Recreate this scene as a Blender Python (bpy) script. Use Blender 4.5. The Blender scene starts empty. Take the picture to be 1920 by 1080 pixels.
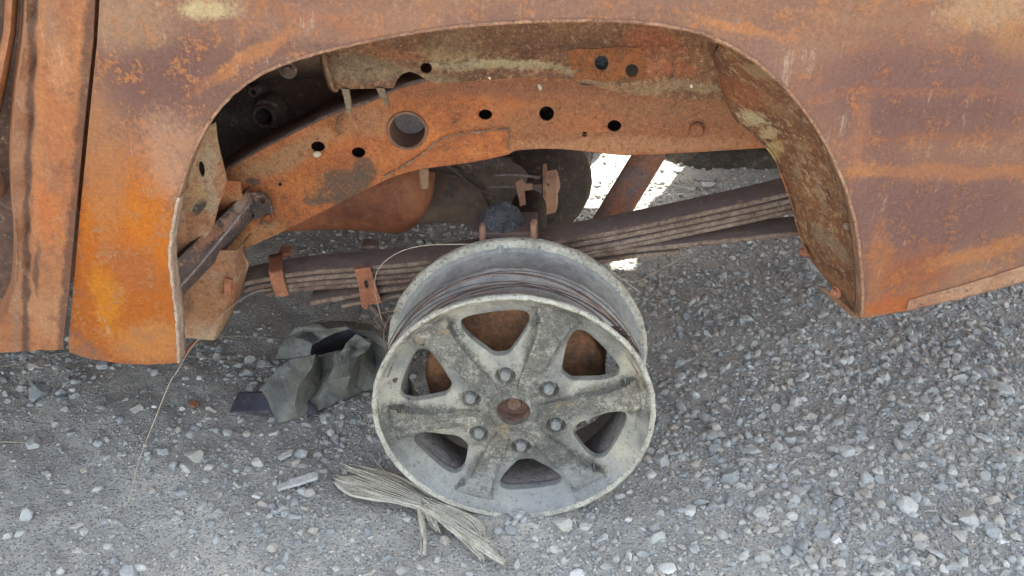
import bpy, math, random
import numpy as np
from mathutils import Vector, Matrix, noise as mnoise
from mathutils.geometry import delaunay_2d_cdt

random.seed(7); rng = np.random.default_rng(7)
S = bpy.context.scene; COL = S.collection
R = math.radians

# ------------------------------------------------------------------ camera, sky, sun, exposure
H, PITCH, F = 1.24, R(31.9), 1820.0
cd = bpy.data.cameras.new('camera'); cam = bpy.data.objects.new('camera', cd); COL.objects.link(cam)
cd.sensor_width = 36; cd.lens = F / 1920 * 36; cd.clip_start = .02; cd.clip_end = 2000
cam.location = (0, 0, H); cam.rotation_euler = (R(90) - PITCH, 0, 0); S.camera = cam

SUN = Vector((.10, .64, .80)).normalized()
W = bpy.data.worlds.new('World'); S.world = W; W.use_nodes = True
wn = W.node_tree; sky = wn.nodes.new('ShaderNodeTexSky'); sky.sky_type = 'NISHITA'; sky.sun_disc = False
sky.sun_elevation = math.asin(SUN.z); sky.sun_rotation = math.atan2(SUN.x, SUN.y)
sky.dust_density = 2.5; sky.air_density = 1.0; sky.ozone_density = .6
hz = wn.nodes.new('ShaderNodeHueSaturation'); hz.inputs['Saturation'].default_value = .50; wn.links.new(sky.outputs[0], hz.inputs['Color'])
wn.links.new(hz.outputs[0], wn.nodes['Background'].inputs[0]); wn.nodes['Background'].inputs[1].default_value = .15
ld = bpy.data.lights.new('sun', 'SUN'); ld.energy = 5.0; ld.angle = R(.53); ld.color = (1, .95, .87)
sun = bpy.data.objects.new('sun', ld); COL.objects.link(sun); sun.rotation_euler = SUN.to_track_quat('Z', 'Y').to_euler()
sun.location = (0, 3, 6)
S.view_settings.view_transform = 'Standard'; S.view_settings.look = 'None'; S.view_settings.gamma = 1
S.view_settings.exposure = 2.62; S.view_settings.use_curve_mapping = False
S.render.engine = 'CYCLES'; S.cycles.use_denoising = True; S.cycles.max_bounces = 8

# ------------------------------------------------------------------ projection helpers (photo pixel + a real depth -> a point of the place)
def ray(px, py):
    dx, dv = (px - 960) / F, (540 - py) / F
    return Vector((dx, math.cos(PITCH) + dv * math.sin(PITCH), -math.sin(PITCH) + dv * math.cos(PITCH)))
def at(px, py, Y):
    d = ray(px, py); t = Y / d.y; return Vector((d.x * t, Y, H + d.z * t))
def gr(px, py, z=0.):
    d = ray(px, py); t = (z - H) / d.z; return Vector((d.x * t, d.y * t, z))
def atf(px, py, yf):
    Y = yf(0., .6)
    for _ in range(8):
        p = at(px, py, Y); Y = float(yf(p.x, p.z))
    return at(px, py, Y)
def smooth(pts, n=6, closed=False):
    P = [np.array(p, float) for p in pts]; out = []; N = len(P)
    rngi = range(N) if closed else range(N - 1)
    for i in rngi:
        p0 = P[(i - 1) % N] if closed or i > 0 else P[0]; p1 = P[i]; p2 = P[(i + 1) % N]
        p3 = P[(i + 2) % N] if closed or i + 2 < N else P[-1]
        for k in range(n):
            t = k / n
            out.append(.5 * ((2 * p1) + (-p0 + p2) * t + (2 * p0 - 5 * p1 + 4 * p2 - p3) * t * t + (-p0 + 3 * p1 - 3 * p2 + p3) * t ** 3))
    if not closed: out.append(P[-1])
    return [tuple(p) for p in out]
def resamp(pts, n):
    P = np.array(pts, float); d = np.r_[0, np.cumsum(np.linalg.norm(np.diff(P, axis=0), axis=1))]
    t = np.linspace(0, d[-1], n); return np.stack([np.interp(t, d, P[:, k]) for k in range(P.shape[1])], 1)
def dist_poly(x, z, pl):
    x = np.atleast_1d(x); z = np.atleast_1d(z); best = np.full(x.shape, 9.)
    for (ax, az), (bx, bz) in zip(pl[:-1], pl[1:]):
        dx, dz = bx - ax, bz - az; L = dx * dx + dz * dz + 1e-12
        t = np.clip(((x - ax) * dx + (z - az) * dz) / L, 0, 1)
        best = np.minimum(best, np.hypot(x - ax - t * dx, z - az - t * dz))
    return best
def wob(x, z, s=5., seed=0.):      # cheap smooth noise, works on arrays
    return (np.sin(x * s * 1.3 + seed + 1.7 * np.sin(z * s * .9 + seed)) + np.sin(z * s * 1.7 - seed * 1.3 + 1.3 * np.sin(x * s * 1.1 + 2.)) + np.sin((x + z) * s * 2.6 + seed * 2)) / 3

# ------------------------------------------------------------------ object helpers
def link(name, me, mat=None, parent=None, kind=None):
    o = bpy.data.objects.new(name, me); COL.objects.link(o)
    if mat and me is not None and not me.materials: me.materials.append(mat)
    if parent is not None:
        o.parent = parent; o.matrix_parent_inverse = base_inv(parent)
    if kind: o['kind'] = kind
    return o
def base_inv(p):
    m = Matrix.LocRotScale(p.location, p.rotation_euler, p.scale)
    return m.inverted()
def mesh(name, v, f, smooth_=True, angle=40):
    me = bpy.data.meshes.new(name); me.from_pydata([tuple(map(float, p)) for p in v], [], [tuple(map(int, q)) for q in f]); me.update()
    me.validate()
    if smooth_:
        me.shade_smooth(); me.set_sharp_from_angle(angle=R(angle))
    return me
def tag(o, label=None, cat=None, group=None, kind=None):
    if label: o['label'] = label
    if cat: o['category'] = cat
    if group: o['group'] = group
    if kind: o['kind'] = kind
    return o
def inpoly(x, y, poly):
    c = np.zeros(x.shape, bool); P = list(poly)
    for (x1, y1), (x2, y2) in zip(P, P[1:] + P[:1]):
        cond = ((y1 > y) != (y2 > y)); 
        xi = (x2 - x1) * (y - y1) / ((y2 - y1) if y2 != y1 else 1e-12) + x1
        c ^= cond & (x < xi)
    return c
def dens(poly, sp):
    out = []
    for a, b in zip(poly, poly[1:] + poly[:1]):
        a = np.array(a); b = np.array(b); n = max(1, int(np.ceil(np.linalg.norm(b - a) / sp)))
        for k in range(n): out.append(tuple(a + (b - a) * k / n))
    return out
def tri2d(outline, holes, sp, extra=()):
    outline = dens(outline, sp); loops = [outline] + [dens(h, sp) for h in holes]
    pts = []; edges = []
    for l in loops:
        s = len(pts); pts += l; edges += [(s + i, s + (i + 1) % len(l)) for i in range(len(l))]
    O = np.array(outline); x0, y0 = O.min(0); x1, y1 = O.max(0)
    gx, gy = np.meshgrid(np.arange(x0, x1, sp), np.arange(y0, y1, sp)); gx = gx + (np.arange(gx.shape[0])[:, None] % 2) * sp * .5
    gx = gx.ravel(); gy = gy.ravel()
    ok = inpoly(gx, gy, outline)
    for h in holes: ok &= ~inpoly(gx, gy, h)
    gx, gy = gx[ok], gy[ok]
    if len(gx):
        B = np.array(pts); keep = np.ones(len(gx), bool)
        for i in range(0, len(gx), 2000):
            d = np.hypot(gx[i:i + 2000, None] - B[None, :, 0], gy[i:i + 2000, None] - B[None, :, 1]).min(1); keep[i:i + 2000] = d > sp * .45
        gx, gy = gx[keep], gy[keep]
    if len(extra):
        E = np.array(extra); keep = np.ones(len(gx), bool)
        for i in range(0, len(gx), 2000):
            d = np.hypot(gx[i:i + 2000, None] - E[None, :, 0], gy[i:i + 2000, None] - E[None, :, 1]).min(1); keep[i:i + 2000] = d > sp * .35
        gx, gy = gx[keep], gy[keep]; pts = pts + [tuple(e) for e in extra]
    pts = pts + list(zip(gx, gy))
    r = delaunay_2d_cdt([Vector((float(a), float(b))) for a, b in pts], edges, [], 0, 1e-7)
    V = np.array([(p.x, p.y) for p in r[0]]); T = np.array([f for f in r[2]])
    c = V[T].mean(1); ok = inpoly(c[:, 0], c[:, 1], loops[0])
    for h in loops[1:]: ok &= ~inpoly(c[:, 0], c[:, 1], h)
    return V, T[ok]
def thicken(V3, T, off):
    # V3 front verts (n,3), T tris, off (3,) or (n,3) offset to the back
    n = len(V3); B = V3 + off
    e = {}
    for a, b, c in T:
        for p, q in ((a, b), (b, c), (c, a)): e[(p, q)] = 1
    side = [(q, p, p + n, q + n) for (p, q) in e if (q, p) not in e]
    F_ = [tuple(t) for t in T] + [(c + n, b + n, a + n) for a, b, c in T] + side
    return np.vstack([V3, B]), F_
def sheet(name, outline, holes=(), yf=1.2, thick=.003, sp=.02, mat=None, parent=None, n=1, closed_smooth=False, angle=35, world=False):
    """sheet metal facing -Y: outline and holes given as photo pixels on the surface Y = yf(x, z)."""
    fn = yf if callable(yf) else (lambda x, z, Y=yf: x * 0 + Y)
    cv = (lambda P: [(p[0], p[1]) for p in P]) if world else (lambda P: [(lambda q: (q.x, q.z))(atf(p[0], p[1], fn)) for p in P])
    o2 = cv(smooth(outline, n, True) if n > 1 else outline); h2 = [cv(h) for h in holes]
    V, T = tri2d(o2, h2, sp)
    # orientation: front faces -Y
    a, b, c = V[T[0]]; 
    Y = fn(V[:, 0], V[:, 1]); V3 = np.stack([V[:, 0], Y, V[:, 1]], 1)
    nrm = np.cross(V3[T[:, 1]] - V3[T[:, 0]], V3[T[:, 2]] - V3[T[:, 0]]); fl = nrm[:, 1] > 0
    T = T.copy(); T[fl] = T[fl][:, ::-1]
    VV, FF = thicken(V3, T, np.array([0, thick, 0]))
    return link(name, mesh(name, VV, FF, angle=angle), mat, parent)
def ell(cx, cy, rx, ry=None, n=20, rot=0):
    ry = ry or rx; o = []
    for k in range(n):
        a = 2 * math.pi * k / n; x, y = rx * math.cos(a), ry * math.sin(a)
        o.append((cx + x * math.cos(rot) - y * math.sin(rot), cy + x * math.sin(rot) + y * math.cos(rot)))
    return o
def loft(name, rows, n, mat, parent=None, thick=0., sub=1, disp=None, angle=50):
    """rows: list of 3D polylines; surface through them."""
    G = np.array([resamp([tuple(p) for p in r], n) for r in rows])
    if sub > 1:
        cols = []
        for j in range(n):
            cols.append(np.array(smooth([tuple(p) for p in G[:, j]], sub)))
        G = np.array(cols).transpose(1, 0, 2)
    m = G.shape[0]
    if disp is not None: G = disp(G)
    V = G.reshape(-1, 3); Fc = [(i * n + j, i * n + j + 1, (i + 1) * n + j + 1, (i + 1) * n + j) for i in range(m - 1) for j in range(n - 1)]
    me = mesh(name, V, Fc, angle=angle); o = link(name, me, mat, parent)
    if thick:
        md = o.modifiers.new('thickness', 'SOLIDIFY'); md.thickness = thick; md.offset = 0
    return o
def tube(name, pts, r, mat, parent=None, seg=8, n=5, cap=True, kind=None):
    P = [Vector(p) for p in (smooth([tuple(p) for p in pts], n) if n > 1 else pts)]
    V = []; Fc = []; up = Vector((0, 0, 1)); prev = None
    for i, p in enumerate(P):
        t = (P[min(i + 1, len(P) - 1)] - P[max(i - 1, 0)]).normalized()
        if prev is None:
            a = t.cross(up); a = a if a.length > .1 else t.cross(Vector((1, 0, 0)))
        else: a = prev - t * prev.dot(t)
        a.normalize(); b = t.cross(a); prev = a
        rr = r(i / (len(P) - 1)) if callable(r) else r
        for k in range(seg):
            an = 2 * math.pi * k / seg; V.append(p + (a * math.cos(an) + b * math.sin(an)) * rr)
    for i in range(len(P) - 1):
        for k in range(seg):
            Fc.append((i * seg + k, i * seg + (k + 1) % seg, (i + 1) * seg + (k + 1) % seg, (i + 1) * seg + k))
    if cap: Fc += [tuple(range(seg))[::-1], tuple((len(P) - 1) * seg + k for k in range(seg))]
    return link(name, mesh(name, V, Fc, angle=50), mat, parent, kind)
def lathe(name, prof, seg, mat, parent=None, axis=None, org=None, closed=False, jit=0, angle=35):
    """prof (r, d) revolved about local Y (d along +Y). axis/org place it in world."""
    V = []; Fc = []; m = len(prof)
    for k in range(seg):
        a = 2 * math.pi * k / seg
        for (r, d) in prof:
            rr = r + (jit * mnoise.noise(Vector((math.cos(a) * 14, math.sin(a) * 14, d * 60))) if jit and r > 0 else 0)
            V.append(Vector((rr * math.cos(a), d, rr * math.sin(a))))
    mm = m if closed else m - 1
    for k in range(seg):
        k2 = (k + 1) % seg
        for i in range(mm):
            i2 = (i + 1) % m; Fc.append((k * m + i, k2 * m + i, k2 * m + i2, k * m + i2))
    if axis is not None:
        q = Vector((0, 1, 0)).rotation_difference(Vector(axis)); V = [q @ v + Vector(org) for v in V]
    return link(name, mesh(name, V, Fc, angle=angle), mat, parent)
def box(name, lo, hi, mat, parent=None, bev=.003):
    (a, b, c), (d, e, f) = lo, hi
    v = [(a, b, c), (d, b, c), (d, e, c), (a, e, c), (a, b, f), (d, b, f), (d, e, f), (a, e, f)]
    fc = [(3, 2, 1, 0), (4, 5, 6, 7), (0, 1, 5, 4), (1, 2, 6, 5), (2, 3, 7, 6), (3, 0, 4, 7)]
    o = link(name, mesh(name, v, fc, False), mat, parent)
    if bev:
        m = o.modifiers.new('bevel', 'BEVEL'); m.width = bev; m.segments = 2
    return o

# ------------------------------------------------------------------ materials
def lin(c):
    return tuple((x / 255 / 12.92) if x / 255 <= .04045 else ((x / 255 + .055) / 1.055) ** 2.4 for x in c) + (1.,)
class NT:
    def __init__(s, name):
        s.m = bpy.data.materials.new(name); s.m.use_nodes = True; s.t = s.m.node_tree; s.b = s.t.nodes['Principled BSDF']
        s.pos = s.t.nodes.new('ShaderNodeTexCoord').outputs['Object']
    def n(s, t, **k):
        o = s.t.nodes.new(t)
        for a, v in k.items(): setattr(o, a, v)
        return o
    def put(s, i, v):
        if isinstance(v, bpy.types.NodeSocket): s.t.links.new(v, i)
        else: i.default_value = v
    def noise(s, sc, det=6, rough=.6, dist=0., vec=None, stretch=None):
        v = vec or s.pos
        if stretch:
            mp = s.n('ShaderNodeMapping'); s.put(mp.inputs[0], v); mp.inputs['Scale'].default_value = stretch; v = mp.outputs[0]
        o = s.n('ShaderNodeTexNoise'); s.put(o.inputs['Vector'], v); o.inputs['Scale'].default_value = sc
        o.inputs['Detail'].default_value = det; o.inputs['Roughness'].default_value = rough; o.inputs['Distortion'].default_value = dist
        return o.outputs[0]
    def math(s, op, a, b=0., clamp=False):
        o = s.n('ShaderNodeMath', operation=op, use_clamp=clamp); s.put(o.inputs[0], a); s.put(o.inputs[1], b); return o.outputs[0]
    def rng(s, v, a, b, c=0., d=1., sm=True):
        o = s.n('ShaderNodeMapRange'); o.interpolation_type = 'SMOOTHSTEP' if sm else 'LINEAR'
        s.put(o.inputs[0], v)
        for i, x in enumerate((a, b, c, d)): s.put(o.inputs[i + 1], x)
        return o.outputs[0]
    def mix(s, f, a, b):
        o = s.n('ShaderNodeMix', data_type='RGBA'); s.put(o.inputs[0], f)
        s.put(o.inputs[6], a if isinstance(a, bpy.types.NodeSocket) else lin(a)); s.put(o.inputs[7], b if isinstance(b, bpy.types.NodeSocket) else lin(b)); return o.outputs[2]
    def ramp(s, f, stops):
        o = s.n('ShaderNodeValToRGB'); s.put(o.inputs[0], f); e = o.color_ramp.elements
        while len(e) < len(stops): e.new(.5)
        for i, (p, c) in enumerate(stops): e[i].position = p; e[i].color = lin(c)
        return o.outputs[0]
    def spot(s, vec, cx, cz, rx, rz, rot=0.):
        # mask of an ellipse around (cx, cz) in the X-Z plane
        mp = s.n('ShaderNodeMapping', vector_type='TEXTURE'); s.put(mp.inputs[0], vec)
        mp.inputs['Location'].default_value = (cx, 0, cz); mp.inputs['Rotation'].default_value = (0, rot, 0); mp.inputs['Scale'].default_value = (rx, 1e6, rz)
        o = s.n('ShaderNodeVectorMath', operation='LENGTH'); s.put(o.inputs[0], mp.outputs[0])
        return s.rng(o.outputs['Value'], 1.5, .4, 0, 1, False)
    def bump(s, h, strength, dist, prev=None):
        o = s.n('ShaderNodeBump'); o.inputs['Strength'].default_value = strength; o.inputs['Distance'].default_value = dist; s.put(o.inputs['Height'], h)
        if prev is not None: s.put(o.inputs['Normal'], prev)
        return o.outputs[0]

def rust(name, stops, sc=9., blobs=(), Y=1.2, yf=None, fine=.5, relief=.0012, rough=.75, streak=0., pits=0., speck=None, seed=0., metal=0., mottle=.45, dk=None, lt=None, val=.86, sat=.88, hue=.507):
    t = NT(name)
    mp = t.n('ShaderNodeMapping'); t.put(mp.inputs[0], t.pos); mp.inputs['Location'].default_value = (seed * 3.1, seed * 1.7, seed * 2.3); P = mp.outputs[0]
    big = t.noise(sc, 9, .62, .6, P); med = t.noise(sc * 6, 8, .68, .3, P); fin = t.noise(420, 3, .7, 0, P); grain = t.noise(170, 5, .75, 0, P)
    f = t.math('ADD', t.math('MULTIPLY', big, .6), t.math('MULTIPLY', med, .4))
    c = t.ramp(t.rng(f, .33, .67, 0, 1, False), stops)
    # stains and bloom with shapes of their own, plus painted bands
    dn = t.noise(14, 6, .65, 0, P); ad = t.n('ShaderNodeVectorMath', operation='MULTIPLY_ADD')
    nc = t.n('ShaderNodeTexNoise'); t.put(nc.inputs['Vector'], P); nc.inputs['Scale'].default_value = 11; nc.inputs['Detail'].default_value = 6
    sb = t.n('ShaderNodeVectorMath', operation='SUBTRACT'); t.put(sb.inputs[0], nc.outputs['Color']); sb.inputs[1].default_value = (.5, .5, .5)
    t.put(ad.inputs[0], sb.outputs[0]); ad.inputs[1].default_value = (.05, .05, .05); t.put(ad.inputs[2], t.pos); wp = ad.outputs[0]
    for bl in blobs:
        if bl[0] == 'L':     # band of painted shade and tone along a nearly straight seam: px0, py0, px1, py1, width px, colour, strength, rag
            _, x0, y0, x1, y1, w_, col, st, rag = bl; a0 = at(x0, y0, Y); a1 = at(x1, y1, Y); k_ = (a1.x - a0.x) / (a1.z - a0.z); wm = w_ / 1350
            sp_ = t.n('ShaderNodeSeparateXYZ'); t.put(sp_.inputs[0], t.pos); mm = t.n('ShaderNodeMath', operation='MULTIPLY_ADD'); t.put(mm.inputs[0], sp_.outputs[2]); mm.inputs[1].default_value = k_; mm.inputs[2].default_value = a0.x - k_ * a0.z
            u = t.math('ABSOLUTE', t.math('SUBTRACT', sp_.outputs[0], mm.outputs[0])); m = t.rng(u, 0., wm * 2.2, 1., 0., False)
            m = t.math('ADD', m, t.math('MULTIPLY', t.math('SUBTRACT', t.math('ADD', t.math('MULTIPLY', med, .6), t.math('MULTIPLY', big, .4)), .5), rag * 3.)); c = t.mix(t.rng(m, .3, .8, 0, st), c, col); continue
        px, py, rx, ry, col, st = bl[:6]; rag = bl[6] if len(bl) > 6 else .7; rot = bl[7] if len(bl) > 7 else 0.; soft = bl[8] if len(bl) > 8 else .42
        p = atf(px, py, yf) if yf else at(px, py, Y); q = atf(px + rx, py, yf) if yf else at(px + rx, py, Y); w = atf(px, py + ry, yf) if yf else at(px, py + ry, Y)
        m = t.spot(wp, p.x, p.z, abs(q.x - p.x), abs(w.z - p.z), R(rot))
        nn = t.math('ADD', t.math('MULTIPLY', med, .55), t.math('MULTIPLY', grain, .45))
        m = t.math('ADD', m, t.math('MULTIPLY', t.math('SUBTRACT', nn, .5), rag * 3.6))
        m = t.rng(m, .5 - soft, .5 + soft, 0, st)
        c = t.mix(m, c, col)
    if streak:
        sn = t.noise(75, 5, .75, 0, P, (1, 1, .10)); br = t.noise(40, 5, .8, 0, t.pos); c = t.mix(t.math('MULTIPLY', t.math('MULTIPLY', t.rng(sn, .56, .68), t.rng(br, .46, .60)), streak * 1.5), c, (206, 182, 160))
        sn2 = t.noise(18, 4, .7, 0, P, (1.2, 1, .12)); c = t.mix(t.math('MULTIPLY', t.rng(sn2, .6, .75), streak * .8), c, (110, 72, 62))
    mo = t.noise(sc * 4.5, 10, .78, .25, P); mo2 = t.noise(sc * 8, 9, .8, .2, t.pos)
    c = t.mix(t.rng(mo, .53, .64, 0, mottle), c, dk or (92, 58, 44)); c = t.mix(t.rng(mo2, .54, .66, 0, mottle * .8), c, lt or (190, 146, 108))
    if pits: c = t.mix(t.rng(t.noise(95, 5, .85, .2, P), .58, .66, 0, pits), c, (66, 46, 38))
    if speck: c = t.mix(t.rng(t.noise(130, 4, .8, .4, P), .655, .70, 0, speck[1]), c, speck[0])
    # grain: small value variation
    hv = t.n('ShaderNodeHueSaturation'); t.put(hv.inputs['Color'], c); hv.inputs['Saturation'].default_value = sat; hv.inputs['Hue'].default_value = hue
    t.put(hv.inputs['Value'], t.rng(t.math('ADD', t.math('MULTIPLY', grain, .55), t.math('MULTIPLY', fin, .45)), .33, .67, val * (1 - fine * .8), val * (1 + fine * .6), False)); c = hv.outputs[0]
    t.put(t.b.inputs['Base Color'], c); t.put(t.b.inputs['Roughness'], t.rng(med, .3, .7, rough - .12, min(1, rough + .15), False))
    t.b.inputs['Metallic'].default_value = metal; t.b.inputs['Specular IOR Level'].default_value = .35
    h = t.math('ADD', t.math('MULTIPLY', med, .9), t.math('ADD', t.math('MULTIPLY', grain, .35), t.math('MULTIPLY', fin, .18)))
    t.put(t.b.inputs['Normal'], t.bump(h, 1., relief * 3))
    return t.m

def ybed(x, z):     # bed side skin: slight crown, flare at the arch, small dents
    x = np.asarray(x, float); z = np.asarray(z, float)
    r = 1.2 + .05 * (z - .72) ** 2 + .0016 * wob(x, z, 4.2, 1.) - .010 * np.exp(-(dist_poly(x.ravel(), z.ravel(), ARCH2).reshape(x.shape) / .035) ** 1.6 if ARCH2 else x * 0)
    return r
ARCH = [(335, 680), (331, 600), (323, 530), (318, 480), (323, 430), (335, 370), (352, 310), (380, 250), (410, 205), (450, 165), (500, 133), (560, 110), (620, 93), (700, 75), (800, 57), (900, 46), (1000, 40), (1100, 38), (1160, 39), (1220, 44), (1280, 54), (1330, 67), (1380, 92), (1425, 122), (1465, 158), (1505, 203), (1543, 260), (1573, 320), (1594, 380), (1606, 430), (1615, 500), (1618, 560), (1615, 597)]
ARCH2 = []
ARCH2 = [(p.x, p.z) for p in (at(a, b, 1.2) for a, b in ARCH)]
def ycab(x, z):
    x = np.asarray(x, float); z = np.asarray(z, float)
    d = dist_poly(x.ravel(), z.ravel(), SEAM2).reshape(x.shape)
    g = np.asarray(x - np.interp(z, [p[1] for p in SEAM2[::-1]], [p[0] for p in SEAM2[::-1]]))
    return 1.2 + .05 * (z - .72) ** 2 + .0016 * wob(x, z, 4., 3.) + .016 * np.exp(-(d / .006) ** 2) + .010 * (1 / (1 + np.exp(np.clip(g / .004, -50, 50)))) - .008 * np.exp(-((g - .055) / .03) ** 2)
SEAM = [(53, -60), (54, 92), (52, 166), (46, 259), (42, 370), (42, 461), (47, 517), (46, 560)]
SEAM2 = [(p.x, p.z) for p in (at(a, b, 1.2) for a, b in SEAM)]

def along(pts, rx, ry, col, st, rag=.9):
    return [(p[0], p[1], rx, ry, col, st, rag) for p in resamp(pts, max(2, int(sum(math.dist(a, b) for a, b in zip(pts, pts[1:])) / (ry * 1.1))))]
ORG, DOR, YEL = (178, 96, 44), (140, 68, 36), (200, 122, 40)
M = {}
M['bed'] = rust('rusted bed skin', [(0, (112, 78, 66)), (.35, (136, 96, 80)), (.6, (146, 104, 84)), (1, (160, 116, 90))], 5, yf=ybed, streak=.3, speck=((200, 176, 156), .28), relief=.0010, fine=.38, pits=.15, mottle=.18, val=.55, sat=1.05, hue=.5055, lt=(176, 122, 84), blobs=[
    (300, 130, 130, 95, (112, 76, 70), .75, .5), (255, 330, 120, 70, (176, 112, 78), .8, .7), (225, 480, 130, 150, (190, 98, 34), 1., .8), (300, 480, 60, 130, (200, 108, 34), .9, .9), (260, 600, 120, 90, (192, 104, 38), .8, .9), (240, 590, 130, 95, (180, 94, 38), .9, .9), (215, 400, 60, 34, (200, 112, 38), .7, 1.), (285, 640, 70, 40, (198, 130, 78), .8, .6),
    (250, 505, 60, 45, (170, 96, 56), .7, .8), (200, 560, 26, 60, (206, 124, 40), .8, .9), (180, 290, 45, 170, (176, 118, 80), .6, .5), (330, 290, 60, 80, (196, 150, 122), .45, .9), (240, 40, 90, 60, (172, 136, 108), .6, .5), (395, 12, 50, 22, (206, 186, 142), .9, .8), (600, 40, 260, 45, (160, 116, 94), .5, .5), (690, 62, 240, 14, (164, 104, 76), .5, 1., 12),
    (850, 8, 120, 14, (158, 114, 88), .6, .8), (1130, 14, 240, 20, (142, 104, 86), .5, .4), (1540, 100, 90, 40, (156, 114, 92), .5, .9), (1680, 34, 200, 12, (160, 118, 92), .5, .9), (1850, 25, 90, 40, (180, 142, 110), .75, .9), (1900, 95, 46, 38, (176, 126, 86), .6, .8), (1430, 120, 50, 50, (142, 106, 94), .5, .6),
    (1740, 150, 230, 60, (120, 84, 78), .8, .4), (1760, 200, 220, 40, (118, 82, 76), .7, .4), (1650, 250, 60, 200, (124, 86, 78), .6, .5), (1700, 178, 240, 9, (150, 96, 74), .5, .8), (1760, 230, 190, 35, (116, 80, 72), .7, .3), (1760, 258, 180, 8, (148, 92, 70), .5, .8), (1760, 400, 200, 85, (116, 82, 76), .9, .35), (1620, 420, 40, 90, (126, 88, 78), .6, .6), (1790, 323, 210, 12, (166, 108, 76), .75, .7), (1625, 320, 34, 20, (180, 118, 78), .7, .9), (1610, 250, 22, 60, (168, 112, 84), .5, .6),
    (1645, 500, 24, 80, (164, 104, 70), .7, .9, -8), (1720, 505, 70, 38, (150, 84, 56), .75, .6, -10), (1840, 470, 110, 16, (178, 116, 76), .75, 1., -16), (1670, 570, 50, 22, (178, 92, 50), .8, .7), (1380, 60, 90, 10, (190, 124, 82), .6, .6, 14), (460, 110, 120, 14, (190, 122, 78), .6, .6, -30)])
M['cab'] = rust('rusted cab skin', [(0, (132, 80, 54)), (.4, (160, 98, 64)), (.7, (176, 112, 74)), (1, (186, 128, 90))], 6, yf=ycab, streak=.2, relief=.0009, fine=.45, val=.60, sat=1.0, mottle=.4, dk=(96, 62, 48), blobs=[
    (110, 250, 40, 190, (172, 98, 58), .7, .5), (80, 400, 20, 60, (186, 98, 48), .8, .9), (112, 420, 12, 60, (190, 104, 50), .6, .9), (90, 590, 80, 50, (180, 124, 88), .8, .5), (75, 30, 40, 60, (150, 110, 84), .6, .5), ('L', 53, 100, 43, 500, 9, (80, 54, 44), .85, .8), ('L', 172, 80, 124, 600, 11, (92, 60, 48), .8, .9), ('L', 75, 100, 66, 500, 10, (186, 116, 70), .5, 1.), ('L', 28, 200, 24, 520, 10, (150, 108, 84), .6, .5), (66, 500, 6, 50, (84, 56, 46), .8, .6, 14), (112, 130, 20, 60, (186, 128, 92), .5, .6)], seed=1)  # dark lines at door seam and bed gap: shade put into the colour
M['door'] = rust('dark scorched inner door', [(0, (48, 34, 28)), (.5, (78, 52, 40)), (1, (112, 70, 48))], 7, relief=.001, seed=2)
M['lip'] = rust('chalky arch lip', [(0, (134, 92, 66)), (.45, (164, 132, 108)), (1, (190, 168, 146))], 22, pits=.8, mottle=.7, lt=(200, 184, 166), dk=(120, 76, 52), seed=3)
M['lip2'] = rust('rusty arch lip', [(0, (104, 66, 48)), (.5, (142, 92, 62)), (1, (178, 130, 92))], 22, pits=.7, mottle=.9, lt=(192, 150, 112), val=.8, seed=4)
M['rail'] = rust('orange rusted chassis rail', [(0, (122, 66, 40)), (.3, (160, 84, 44)), (.6, (186, 96, 42)), (1, (192, 118, 68))], 13, Y=1.54, pits=.7, relief=.002, fine=.6, mottle=.6, dk=(118, 70, 50), lt=(186, 134, 92), sat=.95, blobs=[
    (1000, 165, 270, 26, (130, 82, 62), .8, .7), (1250, 230, 240, 60, (146, 98, 70), .85, .7), (1050, 235, 150, 40, (150, 94, 62), .7, .8), (1260, 250, 120, 24, (156, 86, 54), .6, 1.2), (1150, 275, 300, 16, (180, 124, 86), .7, .6), (540, 290, 120, 22, (170, 128, 90), .75, .8, -28), (690, 225, 60, 30, (166, 118, 84), .6, .8), (636, 348, 62, 26, (104, 82, 68), .9, .45, -22, .14), (682, 316, 26, 22, (102, 80, 66), .9, .5, 0, .14), (590, 368, 26, 18, (108, 84, 68), .9, .5, 0, .14), (480, 400, 40, 16, (120, 66, 40), .6, 1., 0), (560, 350, 50, 20, (196, 108, 44), .6, 1.2), (480, 343, 16, 9, (96, 74, 66), .9, .6, 0, .15), (497, 423, 14, 8, (92, 78, 70), 1., .3, 0, .1),
    (860, 275, 90, 25, (204, 106, 34), .8, .6), (430, 400, 26, 60, (124, 60, 34), .7, .5), (480, 445, 60, 18, (186, 130, 84), .7, .6, -24), (1100, 230, 60, 20, (176, 92, 48), .5, .8)])
M['plate'] = rust('rail patch plate', [(0, (122, 66, 40)), (.4, (168, 86, 40)), (.7, (188, 98, 40)), (1, (186, 114, 66))], 14, mottle=.6, dk=(118, 70, 50), lt=(186, 134, 92), pits=.7, sat=.95, fine=.6, relief=.0016, seed=5)
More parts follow.
